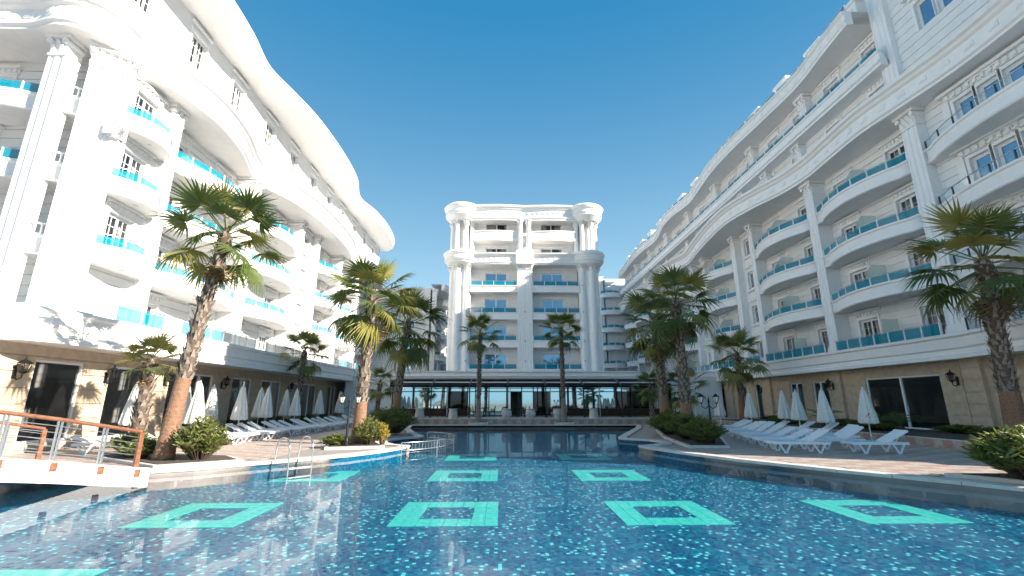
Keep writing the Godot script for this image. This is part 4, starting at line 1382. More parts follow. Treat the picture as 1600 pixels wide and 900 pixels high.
func pool_out(i: int) -> Vector2:
	var n := POOL.size()
	var a: Vector2 = POOL[(i + n - 1) % n]; var p: Vector2 = POOL[i]; var b: Vector2 = POOL[(i + 1) % n]
	var t := ((p - a).normalized() + (b - p).normalized()).normalized()
	return Vector2(-t.y, t.x) * pool_sign()
func pool_sign() -> float:
	if not cache.has("psign"):
		var s := 0.0
		for i in POOL.size():
			s += (POOL[i] as Vector2).cross(POOL[(i + 1) % POOL.size()])
		cache["psign"] = -1.0 if s > 0 else 1.0
	return cache["psign"]
func basin(poly: PackedVector2Array) -> MB:
	var mb := MB.new()
	var ix := Geometry2D.triangulate_polygon(poly)
	for k in ix.size() / 3:
		var t := []
		for m in 3:
			t.append(Vector3(poly[ix[k * 3 + m]].x, FLOOR_Y, poly[ix[k * 3 + m]].y))
		mb.t3(t[0], t[1], t[2], Vector3.UP, Vector3.UP, Vector3.UP)
	for i in poly.size():
		var a := poly[i]; var b := poly[(i + 1) % poly.size()]
		var o := -pool_out(i)
		mb.q(Vector3(a.x, FLOOR_Y, a.y), Vector3(b.x, FLOOR_Y, b.y), Vector3(b.x, 0.03, b.y), Vector3(a.x, 0.03, a.y), Vector3(o.x, 0, o.y))
	return mb

func ground():
	var g := MB.new()
	g.bb(-900, 900, -1.6, -1.5, -1200, 600)
	structure("ground", g, M.grout)
	var poly := PackedVector2Array(POOL)
	var mb := MB.new()
	for half in [PackedVector2Array([Vector2(-60, 30), Vector2(1.0, 30), Vector2(1.0, -130), Vector2(-60, -130)]), PackedVector2Array([Vector2(1.0, 30), Vector2(60, 30), Vector2(60, -130), Vector2(1.0, -130)])]:
		for pc in Geometry2D.clip_polygons(half, poly):
			mb.extrude(pc, -1.45, 0.0, true, false)
	var D := structure("pool_deck", mb, M.grout)
	# paving: rows of rose and pale tiles; the nearest are pieces of their own
	var tile := MB.new()
	tile.bb(-0.195, 0.195, 0.0, 0.012, -0.195, 0.195)
	var tm := tile.mesh()
	var spots := []
	for zi in range(-92, -18):
		for xi in range(-42, 53):
			var c := Vector2(xi * 0.4, zi * 0.4)
			if c.x > 22.2 or c.x < -16.6 or (c.x > -7.5 and c.x < 5 and c.y > -35.0):
				continue
			if c.x > 17.0 and c.y < -14.0:
				continue
			var near := false
			for d in [Vector2(-0.5, -0.5), Vector2(0.5, -0.5), Vector2(0.5, 0.5), Vector2(-0.5, 0.5), Vector2(0.6, 0), Vector2(-0.6, 0), Vector2(0, 0.6), Vector2(0, -0.6)]:
				if Geometry2D.is_point_in_polygon(c + d * 0.95, poly):
					near = true
			if near:
				continue
			spots.append([c, (xi / 2 + zi) % 2 == 0])
	spots.sort_custom(func(a, b): return vis(a[0]) < vis(b[0]))
	var groups := [[], []]
	for i in spots.size():
		var c: Vector2 = spots[i][0]
		if i < 290:
			part(D, "paving_tile", tm, M.rose_tile if spots[i][1] else M.pale_tile, Vector3(c.x, 0.001, c.y))
		else:
			groups[0 if spots[i][1] else 1].append(c)
	for k in 2:
		var mm := MultiMesh.new()
		mm.transform_format = MultiMesh.TRANSFORM_3D
		mm.mesh = tm
		mm.instance_count = groups[k].size()
		for i in groups[k].size():
			mm.set_instance_transform(i, Transform3D(Basis(), Vector3(groups[k][i].x, 0.001, groups[k][i].y)))
		var o := MultiMeshInstance3D.new()
		o.name = "paving"
		o.multimesh = mm
		o.material_override = M.rose_tile if k == 0 else M.pale_tile
		o.set_meta("kind", "stuff")
		D.add_child(o, true)
	# raised terrace before the restaurant, its face checkered with pink and white tiles
	var T := MB.new()
	T.bb(-15.0, 20.0, -0.1, 0.42, -46.3, -37.5)
	var to := structure("restaurant_terrace", T, M.pale_tile)
	checker(to, Vector3(-8.0, 0.02, -37.5), Vector3(1, 0, 0), Vector3(0, 0, 1), 52, 0.385, 0.33)
	var cap := MB.new()
	cap.bb(-9.0, 14.0, 0.42, 0.46, -37.75, -37.42)
	part(to, "terrace_edge", cap, M.coping_stone)
	for x in [-1.8, 5.0]:
		var b := MB.new()
		b.bb(x - 0.75, x + 0.75, -0.02, 0.2, -37.42, -36.75)
		part(to, "palm_planter", b, M.coping_stone)
		var s := MB.new()
		s.bb(x - 0.65, x + 0.65, 0.2, 0.22, -37.36, -36.82)
		part(to, "planter_soil", s, M.soil)

func vis(c: Vector2) -> float:
	# how large a tile shows in the picture: distance, and whether the lens sees it
	return c.length() + (1000.0 if absf(c.x) > -c.y * 1.08 or c.y > -8.0 else 0.0)

func checker(parent: Node3D, at: Vector3, along: Vector3, out: Vector3, n: int, w: float, h: float):
	var mb := MB.new()
	mb.box(Vector3.ZERO, Vector3(w - 0.012, h, 0.03))
	var m := mb.mesh()
	for i in n:
		var o := part(parent, "checker_tile", m, M.pink_tile if i % 2 else M.pale_tile, at + along * (i + 0.5) * w + Vector3.UP * h / 2 + out * 0.016)
		o.basis = Basis(Vector3.UP.cross(out), Vector3.UP, out)

func planter_bed(label: String, pts: Array, h: float, checkered: bool):
	# low bed in front of the shaded wing
	var t := thing("planter_bed", label, "planter", Vector3.ZERO)
	var pl := PackedVector2Array(pts)
	var mb := MB.new()
	mb.extrude(pl, 0.0, h)
	part(t, "kerb", mb, M.coping_stone)
	var inner := Geometry2D.offset_polygon(pl, -0.14)
	if inner.size() > 0:
		var s := MB.new()
		s.extrude(inner[0], h, h + 0.02)
		part(t, "soil", s, M.soil)
	if checkered:
		var a: Vector2 = pts[0]; var b: Vector2 = pts[1]
		var n := int(a.distance_to(b) / 0.4)
		var al := Vector3(b.x - a.x, 0, b.y - a.y).normalized()
		checker(t, Vector3(a.x, 0.03, a.y), al, al.cross(Vector3.UP) * (1.0 if al.cross(Vector3.UP).x < 0 else -1.0), n, 0.4, h - 0.06)

func frond_mesh(variant: int) -> ArrayMesh:
	# one fan leaf: a stalk along +x, then a pleated fan whose fingers part and droop
	var k := "frond%d" % variant
	if cache.has(k):
		return cache[k]
	var r := RandomNumberGenerator.new()
	r.seed = 500 + variant
	var mb := MB.new()
	var L := 1.1
	var sag: float = [0.15, 0.4, 0.75, 1.1][variant]
	var stalk := []
	for i in 5:
		var t := i / 4.0
		stalk.append(Vector3(L * t, -0.18 * sag * t * t, 0))
	mb.tube(stalk, [0.028, 0.022, 0.02, 0.017, 0.012], 5, false)
	var hub: Vector3 = stalk[4]
	var n := 25
	for i in n:
		var a := lerpf(-1.95, 1.95, (i + 0.5) / n) + r.randf_range(-0.03, 0.03)
		var R := 0.95 * (1.0 - 0.16 * absf(a) / 1.95) * r.randf_range(0.9, 1.06)
		var d := Vector3(cos(a), 0, sin(a))
		var p := Vector3(-sin(a), 0, cos(a))
		var rr := [0.03, 0.38, 0.62, 0.84, 1.05]
		var ww := [0.012, 0.05, 0.033, 0.017, 0.002]
		var tip: float = sag * r.randf_range(0.6, 1.3)
		var twist := r.randf_range(-0.25, 0.25)
		var pts := []
		for j in 5:
			var q: float = rr[j]
			var drop: float = -0.05 * q - 0.9 * tip * pow(maxf(0.0, q - 0.3), 1.7) - 0.12 * sag * q * q
			# the fan is cupped along its middle
			var cup: float = 0.16 * absf(sin(a)) * q * (1.0 - 0.5 * sag)
			var c: Vector3 = hub + d * R * q * (1.0 - 0.25 * tip * maxf(0.0, q - 0.4)) + Vector3(0, drop + cup, 0) + p * twist * 0.15 * q * q
			pts.append([c, ww[j] * R])
		for j in 4:
			var c0: Vector3 = pts[j][0]; var c1: Vector3 = pts[j + 1][0]
			for sd in [-1.0, 1.0]:
				var e0: Vector3 = c0 + p * pts[j][1] * sd - Vector3.UP * pts[j][1] * 0.55
				var e1: Vector3 = c1 + p * pts[j + 1][1] * sd - Vector3.UP * pts[j + 1][1] * 0.55
				var nn: Vector3 = Vector3.UP + p * sd * 0.5
				mb.q(c0, c1, e1, e0, nn)
	cache[k] = mb.mesh()
	return cache[k]

func palm(label: String, at: Vector3, top: Vector3, r0: float, crown: float, n: int, split: float, sd: int, droop := 0.0, light := 0.5, dry := 2, smooth_mat := "smooth_bark"):
	# trunk from at to top (the heart of the crown); below split it is shaved smooth, above it keeps its leaf bases
	var r := RandomNumberGenerator.new()
	r.seed = sd
	var t := thing("palm_tree", label, "palm tree", at)
	var d := top - at
	var H := d.length()
	var pos := func(f: float): return Vector3(d.x * pow(f, 1.25), d.y * f, d.z * pow(f, 1.25))
	var rad := func(f: float): return r0 * (1.0 - 0.32 * f) * (1.0 + 0.32 * exp(-f * H * 2.2)) * 0.9
	if split > 0.02:
		var low := MB.new()
		var p := []
		var q := []
		var steps := int(H * split / 0.07) + 2
		for i in steps + 1:
			var f := split * i / steps
			p.append(pos.call(f)); q.append(rad.call(f) * (1.0 + 0.025 * ((i % 2) * 2 - 1) + r.randf_range(-0.012, 0.012)))
		low.tube(p, q, 16)
		part(t, "smooth_trunk", low, M[smooth_mat])
	var up := MB.new()
	var pu := []
	var qu := []
	for i in 13:
		var f := split + (1.0 - split) * i / 12.0
		pu.append(pos.call(f)); qu.append(rad.call(f) * 0.97)
	up.tube(pu, qu, 14)
	part(t, "trunk", up, M.trunk_core)
	var boots := MB.new()
	var rows := int(H * (1.0 - split) / 0.19)
	for i in rows:
		var f := split + (1.0 - split) * (i + 0.3) / rows
		var c: Vector3 = pos.call(f)
		var rr: float = rad.call(f)
		var around := maxi(6, int(rr * 34))
		for k in around:
			var a := TAU * (k + 0.5 * (i % 2)) / around + r.randf_range(-0.24, 0.24)
			var o := Vector3(cos(a), 0, sin(a)); var tg := Vector3(-sin(a), 0, cos(a))
			var w := rr * 2.1 / around * r.randf_range(0.6, 1.35)
			var out := r.randf_range(0.035, 0.1) * (1.0 + f)
			var b := c + o * rr * 0.93 + Vector3.UP * r.randf_range(-0.07, 0.07)
			var tip := b + Vector3.UP * r.randf_range(0.09, 0.24) + o * out + tg * r.randf_range(-0.03, 0.03)
			var lo := b - Vector3.UP * 0.06
			var nn := o + Vector3.UP * -0.2
			boots.t3(lo - tg * w, tip + tg * w * 0.1, tip - tg * w * 0.55, nn, nn, nn)
			boots.t3(lo - tg * w, lo + tg * w, tip + tg * w * 0.55, nn, nn, nn)
			boots.t3(lo - tg * w, tip + tg * w * 0.55, tip - tg * w * 0.55, nn, nn, nn)
			var b2 := b + Vector3.UP * 0.02
			boots.t3(tip - tg * w * 0.55, tip + tg * w * 0.55, b2, Vector3.UP, Vector3.UP, Vector3.UP)
	var bo := part(t, "leaf_bases", boots, M.rough_bark)
	bo.set_meta("kind", "stuff")
	var hd := MB.new()
	var cr: float = rad.call(1.0)
	hd.lathe(d, [Vector2(cr * 0.9, -0.7 * crown), Vector2(cr * 1.3, -0.5 * crown), Vector2(cr * 1.35, -0.25 * crown), Vector2(cr * 0.9, 0.0), Vector2(cr * 0.4, 0.12 * crown), Vector2(0.02, 0.2 * crown)], 14, 0.07, 7)
	part(t, "fibre_collar", hd, M.fibre)
	var gold := 2.39996
	for i in n:
		var f := (i + 0.5) / n
		var pitch := lerpf(1.3, -0.6 - droop * 0.8, f) + r.randf_range(-0.14, 0.14)
		var yaw := gold * i + r.randf_range(-0.25, 0.25)
		var vr := clampi(int(f * 2.3 + droop + r.randf_range(0, 0.7)), 0, 3)
		var m: Material = M.frond_olive if r.randf() < light else M.frond_green
		var o := part(t, "frond", frond_mesh(vr), m, d + Vector3(0, (0.12 - 0.42 * f) * crown, 0))
		var sc := crown * r.randf_range(0.86, 1.1) * (0.85 if f < 0.15 else 1.0)
		o.basis = Basis(Vector3.UP, yaw) * Basis(Vector3.BACK, pitch) * Basis(Vector3.RIGHT, r.randf_range(-0.45, 0.45)) * Basis.from_scale(Vector3.ONE * sc)
	for i in dry:
		var o := part(t, "dry_frond", frond_mesh(3), M.frond_dry, d + Vector3(0, -0.4 * crown, 0))
		o.basis = Basis(Vector3.UP, r.randf() * TAU) * Basis(Vector3.BACK, r.randf_range(-1.5, -1.15)) * Basis.from_scale(Vector3.ONE * crown * 0.72)

func shrub_mesh(variant: int, blade: float, count: int) -> Array:
	var k := "shrub%d%.2f%d" % [variant, blade, count]
	if cache.has(k):
		return cache[k]
	var r := RandomNumberGenerator.new()
	r.seed = 900 + variant
	var lf := MB.new()
	var st := MB.new()
	for i in count:
		# stems fan out from the root, leaves sit along their outer half; unit size: 1 m high, about 1 m across
		var a := r.randf() * TAU
		var sp := sqrt(r.randf()) * 0.62
		var h := (1.0 - 0.55 * pow(sp / 0.62, 2.0)) * r.randf_range(0.72, 1.05)
		var root := Vector3(cos(a) * sp * 0.25, 0, sin(a) * sp * 0.25)
		var tip := Vector3(cos(a) * sp, h, sin(a) * sp)
		var mid := root.lerp(tip, 0.5) + Vector3(0, 0.08, 0)
		st.tube([root, mid, tip], [0.011, 0.008, 0.003], 4, false)
		for j in 24:
			var f := r.randf_range(0.25, 1.04)
			var c := root.lerp(mid, f * 2.0) if f < 0.5 else mid.lerp(tip, (f - 0.5) * 2.0)
			var b := r.randf() * TAU
			var dir := (Vector3(cos(b), r.randf_range(0.1, 1.3), sin(b)) + (tip - mid).normalized() * 0.4).normalized()
			var sidev := dir.cross(Vector3(r.randf_range(-1, 1), r.randf_range(-0.3, 1), r.randf_range(-1, 1))).normalized()
			var L := blade * r.randf_range(0.7, 1.25)
			var W := L * 0.1
			var nn := sidev.cross(dir)
			var m := c + dir * L * 0.45 + nn * 0.012
			var e := c + dir * L - Vector3.UP * L * 0.12
			lf.t3(c, m + sidev * W, e, nn, nn, nn)
			lf.t3(c, e, m - sidev * W, nn, nn, nn)
	cache[k] = [lf.mesh(), st.mesh()]
	return cache[k]

func shrub(label: String, at: Vector3, size: Vector3, variant: int, leaf: String, blade := 0.17, count := 150, turn := 0.0):
	var t := thing("shrub", label, "shrub", at, turn)
	var m := shrub_mesh(variant, blade / size.y, count)
	for e in [["foliage", m[0], M[leaf]], ["stems", m[1], M.fibre]]:
		var o := part(t, e[0], e[1], e[2])
		o.scale = size

func cycad(label: String, at: Vector3, size: float, sd: int):
	var t := thing("cycad", label, "plant", at)
	var r := RandomNumberGenerator.new()
	r.seed = sd
	var b := MB.new()
	b.lathe(Vector3.ZERO, [Vector2(0.14, 0.0), Vector2(0.17, 0.15), Vector2(0.1, 0.32), Vector2(0.0, 0.36)], 10, 0.08, 5)
	part(t, "stem", b, M.fibre)
	if not cache.has("cycadleaf"):
		var mb := MB.new()
		for i in 22:
			var f := (i + 1) / 22.0
			var c := Vector3(f, 0.3 * sin(f * 2.4) - 0.12 * f, 0)
			for sd2 in [-1.0, 1.0]:
				var L := 0.2 * sin(PI * minf(1.0, f * 0.9 + 0.1))
				var e := c + Vector3(0.08, 0.03, sd2 * L)
				mb.t3(c, c + Vector3(0.035, 0, 0), e, Vector3.UP, Vector3.UP, Vector3.UP)
		var p := []
		for i in 8:
			var f := i / 7.0
			p.append(Vector3(f, 0.3 * sin(f * 2.4) - 0.12 * f, 0))
		mb.tube(p, 0.008, 4, false)
		cache["cycadleaf"] = mb.mesh()
	for i in 16:
		var o := part(t, "leaf", cache["cycadleaf"], M.frond_green, Vector3(0, 0.3 * size, 0))
		o.basis = Basis(Vector3.UP, TAU * i / 16 + r.randf() * 0.3) * Basis(Vector3.BACK, r.randf_range(0.0, 0.75)) * Basis.from_scale(Vector3.ONE * size)

func umbrella(label: String, group: String, at: Vector3, h: float, turn: float, emblem := false, open := 1.0):
	var t := thing("closed_parasol", label, "parasol", at, turn, group)
	var k := "umb%.2f%.2f" % [h, open]
	if not cache.has(k):
		var c := MB.new()
		var b := h * 0.36
		c.lathe(Vector3.ZERO, [Vector2(0.3 * open, b), Vector2(0.335 * open, b + 0.07), Vector2(0.29 * open, b + 0.4), Vector2(0.2 * open, h * 0.72), Vector2(0.12, h * 0.9), Vector2(0.07, h - 0.05), Vector2(0.0, h)], 48, 0.13, 8)
		c.lathe(Vector3.ZERO, [Vector2(0.05, b + 0.02), Vector2(0.3 * open, b)], 48, 0.13, 8)
		var p := MB.new()
		p.tube([Vector3(0, 0.05, 0), Vector3(0, h + 0.03, 0)], 0.022, 8)
		p.lathe(Vector3(0, h + 0.02, 0), [Vector2(0.03, 0.0), Vector2(0.035, 0.03), Vector2(0.0, 0.07)], 8)
		var bs := MB.new()
		bs.lathe(Vector3.ZERO, [Vector2(0.26, 0.0), Vector2(0.26, 0.05), Vector2(0.2, 0.08), Vector2(0.04, 0.1), Vector2(0.04, 0.3), Vector2(0.022, 0.3)], 14)
		cache[k] = [c.mesh(), p.mesh(), bs.mesh()]
	part(t, "canopy", cache[k][0], M.canvas)
	part(t, "pole", cache[k][1], M.white_frame)
	part(t, "base", cache[k][2], M.pot_clay)
	if emblem:
		var e := MB.new()
		for s in [[-0.05, 0.3, 0.05, 0.37, 0.05], [0.02, 0.34, 0.08, 0.44, 0.035], [-0.06, 0.2, 0.07, 0.27, 0.03], [-0.02, 0.26, 0.02, 0.34, 0.04]]:
			e.bar(Vector3(s[0], h * 0.36 + s[1], 0.33), Vector3(s[2], h * 0.36 + s[3], 0.3), 0.012, s[4])
		part(t, "emblem", e, M.logo_red)

func lounger(label: String, group: String, at: Vector3, turn: float, towel: bool, up := 0.5):
	# head towards local +x
	var t := thing("sun_lounger", label, "sun lounger", at, turn, group)
	if not cache.has("lounger"):
		var bed := MB.new()
		for s in [-1, 1]:
			bed.bar(Vector3(-0.95, 0.34, 0.3 * s), Vector3(0.95, 0.34, 0.3 * s), 0.06, 0.08)
		bed.bar(Vector3(-0.95, 0.34, -0.3), Vector3(-0.95, 0.34, 0.3), 0.06, 0.07)
		bed.bar(Vector3(0.94, 0.34, -0.3), Vector3(0.94, 0.34, 0.3), 0.05, 0.06)
		for i in 14:
			bed.bb(-0.9 + i * 0.088, -0.9 + i * 0.088 + 0.068, 0.355, 0.385, -0.28, 0.28)
		var bk := MB.new()
		for s in [-1, 1]:
			bk.bar(Vector3(0, 0, 0.26 * s), Vector3(0.78, 0, 0.26 * s), 0.05, 0.045)
		for i in 9:
			bk.bb(0.02 + i * 0.084, 0.02 + i * 0.084 + 0.066, -0.005, 0.03, -0.28, 0.28)
		bk.bb(0.77, 0.83, -0.02, 0.04, -0.29, 0.29)
		var lg := MB.new()
		lg.bar(Vector3(-0.2, 0.33, 0), Vector3(-0.02, 0.02, 0), 0.05, 0.05)
		lg.bar(Vector3(0.2, 0.33, 0), Vector3(0.02, 0.02, 0), 0.05, 0.05)
		lg.bb(-0.06, 0.06, 0.0, 0.035, -0.03, 0.03)
		var tw := MB.new()
		tw.bb(-0.85, -0.05, 0.388, 0.4, -0.25, 0.25)
		var st := MB.new()
		st.bar(Vector3(0.55, 0.34, -0.2), Vector3(0.7, 0.52, -0.2), 0.03, 0.03)
		st.bar(Vector3(0.55, 0.34, 0.2), Vector3(0.7, 0.52, 0.2), 0.03, 0.03)
		cache["lounger"] = [bed.mesh(), bk.mesh(), lg.mesh(), tw.mesh(), st.mesh()]
	var c: Array = cache["lounger"]
	part(t, "bed", c[0], M.white_plastic)
	var b := part(t, "backrest", c[1], M.white_plastic, Vector3(0.28, 0.375, 0))
	b.rotation.z = up
	if up > 0.3:
		part(t, "back_prop", c[4], M.white_plastic)
	for x in [-0.55, 0.6]:
		for z in [-0.29, 0.29]:
			part(t, "leg", c[2], M.white_plastic, Vector3(x, 0, z))
	if towel:
		part(t, "headrest_towel", c[3], M.towel_blue)

func bridge():
	# white footbridge over the pool's side arm, timber handrails on steel posts
	var t := thing("footbridge", "white arched footbridge with timber handrail and steel cables over the pool arm", "bridge", Vector3(-9.05, 0.0, -12.35), deg_to_rad(68.5))
	var f := func(u: float): return Vector2(-u, 0.12 + 0.95 * sin(PI * clampf(u / 12.0, 0, 1)) * 0.88)
	var slab := MB.new()
	var n := 22
	for i in n:
		var a: Vector2 = f.call(12.0 * i / n - 0.15 if i == 0 else 12.0 * i / n); var b: Vector2 = f.call(12.0 * (i + 1) / n)
		for z in [[-0.1 + 0.2, 4.3]]:
			var th := 0.45
			slab.q(Vector3(a.x, a.y, z[0]), Vector3(b.x, b.y, z[0]), Vector3(b.x, b.y, -z[1]), Vector3(a.x, a.y, -z[1]), Vector3.UP)
			slab.q(Vector3(a.x, a.y - th, z[0]), Vector3(b.x, b.y - th, z[0]), Vector3(b.x, b.y - th, -z[1]), Vector3(a.x, a.y - th, -z[1]), Vector3.DOWN)
			slab.q(Vector3(a.x, a.y - th, z[0]), Vector3(b.x, b.y - th, z[0]), Vector3(b.x, b.y, z[0]), Vector3(a.x, a.y, z[0]), Vector3.BACK)
			slab.q(Vector3(a.x, a.y - th, -z[1]), Vector3(b.x, b.y - th, -z[1]), Vector3(b.x, b.y, -z[1]), Vector3(a.x, a.y, -z[1]), Vector3.FORWARD)
	part(t, "deck_slab", slab, M.trim)
	for z in [0.0, -4.15]:
		var us := [0.15, 0.95, 1.85, 2.75, 3.65, 4.55, 5.45, 6.35, 7.3, 8.2, 9.1, 10.0, 10.9]
		var hr := []
		for u in us:
			var p: Vector2 = f.call(u)
			if z < -1.0:
				pass
			hr.append(Vector3(p.x, p.y + 0.86, z))
			var foot := MB.new()
			foot.bb(-0.06, 0.06, -0.2, -0.03, 0.05, 0.13)
			part(t, "post_foot", foot, M.red_wood, Vector3(p.x, p.y, z))
			var post := MB.new()
			if u < 0.5:
				post.bb(-0.05, 0.05, -0.25, 0.84, -0.04, 0.04)
			else:
				for e in [-0.035, 0.035]:
					post.bb(e - 0.012, e + 0.012, -0.06, 0.84, -0.025, 0.025)
			part(t, "rail_post", post, M.red_wood if u < 0.5 else M.steel, Vector3(p.x, p.y, z))
		var h := MB.new()
		h.tube(hr, 0.042, 8)
		part(t, "handrail", h, M.red_wood)
		for y in [0.16, 0.3, 0.44, 0.58, 0.72]:
			var line := []
			for q in hr: line.append(q - Vector3(0, 0.86 - y, 0))
			var c := MB.new()
			c.tube(line, 0.009, 5)
			part(t, "cable", c, M.steel)

func pool_fittings():
	var t := thing("pool_ladder", "stainless steel ladder with two looped rails at the sunlit pool edge", "ladder", Vector3(-6.3, 0, -14.7), -0.72)
	for z in [-0.35, 0.35]:
		var mb := MB.new()
		var p := []
		for i in 13:
			var a := PI * i / 12.0
			p.append(Vector3(0.05 - cos(a) * 0.42, 0.4 + sin(a) * 0.3, z))
		p.push_front(Vector3(-0.42, 0.05, z))
		p.append(Vector3(0.5, -0.75, z))
		mb.tube(p, 0.024, 8)
		part(t, "rail", mb, M.steel)
	for y in [-0.15, -0.4, -0.65]:
		var mb := MB.new()
		mb.bb(0.42, 0.54, y, y + 0.03, -0.33, 0.33)
		part(t, "step", mb, M.steel)
	# railing round the whirlpool corner
	var r := thing("pool_railing", "low curved metal railing round the whirlpool bay in the pool", "railing", Vector3(-3.7, 0, -21.8))
	var line := []
	for i in 45:
		var a := -1.35 + 2.7 * i / 44.0
		line.append(Vector3(-0.6 + cos(a) * 2.15, 0.0, -sin(a) * 3.1 * (1.0 if a > 0 else 1.1)))
	for y in [0.22, -0.06]:
		var mb := MB.new()
		var l2 := []
		for p in line: l2.append(p + Vector3(0, y, 0))
		mb.tube(l2, 0.02, 6)
		part(r, "top_rail" if y > 0 else "bottom_rail", mb, M.steel)
	for i in line.size():
		var mb := MB.new()
		var y0 := -0.84 if i % 11 == 0 else -0.06
		mb.tube([Vector3(0, y0, 0), Vector3(0, 0.22, 0)], 0.022 if i % 11 == 0 else 0.009, 6)
		part(r, "baluster", mb, M.steel, line[i])

func lamp_post(label: String, at: Vector3, h: float, turn: float):
	var t := thing("lamp_post", label, "lamp post", at, turn)
	if not cache.has("lamp"):
		var p := MB.new()
		p.lathe(Vector3.ZERO, [Vector2(0.13, 0.0), Vector2(0.13, 0.1), Vector2(0.08, 0.16), Vector2(0.09, 0.3), Vector2(0.045, 0.4), Vector2(0.035, h - 0.35), Vector2(0.055, h - 0.32), Vector2(0.03, h - 0.28), Vector2(0.0, h - 0.1)], 12)
		var arm := MB.new()
		arm.tube([Vector3(0.0, h - 0.5, 0), Vector3(0.14, h - 0.62, 0), Vector3(0.28, h - 0.55, 0), Vector3(0.3, h - 0.42, 0)], 0.018, 6)
		var ln := MB.new()
		ln.lathe(Vector3(0.3, h - 0.42, 0), [Vector2(0.04, 0.0), Vector2(0.07, 0.03), Vector2(0.065, 0.05)], 6)
		ln.lathe(Vector3(0.3, h - 0.42, 0), [Vector2(0.16, 0.27), Vector2(0.07, 0.36), Vector2(0.02, 0.4), Vector2(0.0, 0.45)], 6)
		for i in 6:
			var d := Vector3(cos(TAU * i / 6), 0, sin(TAU * i / 6))
			ln.tube([Vector3(0.3, h - 0.37, 0) + d * 0.065, Vector3(0.3, h - 0.15, 0) + d * 0.135], 0.008, 4)
		var gl := MB.new()
		gl.lathe(Vector3(0.3, h - 0.42, 0), [Vector2(0.06, 0.05), Vector2(0.125, 0.27)], 6)
		cache["lamp"] = [p.mesh(), arm.mesh(), ln.mesh(), gl.mesh()]
	var c: Array = cache["lamp"]
	part(t, "post", c[0], M.black_metal)
	for a in [0.0, PI]:
		var names := ["arm", "lantern", "lantern_glass"]
		for i in 3:
			var o := part(t, names[i], c[i + 1], M.lamp_glass if i == 2 else M.black_metal)
			o.rotation.y = a

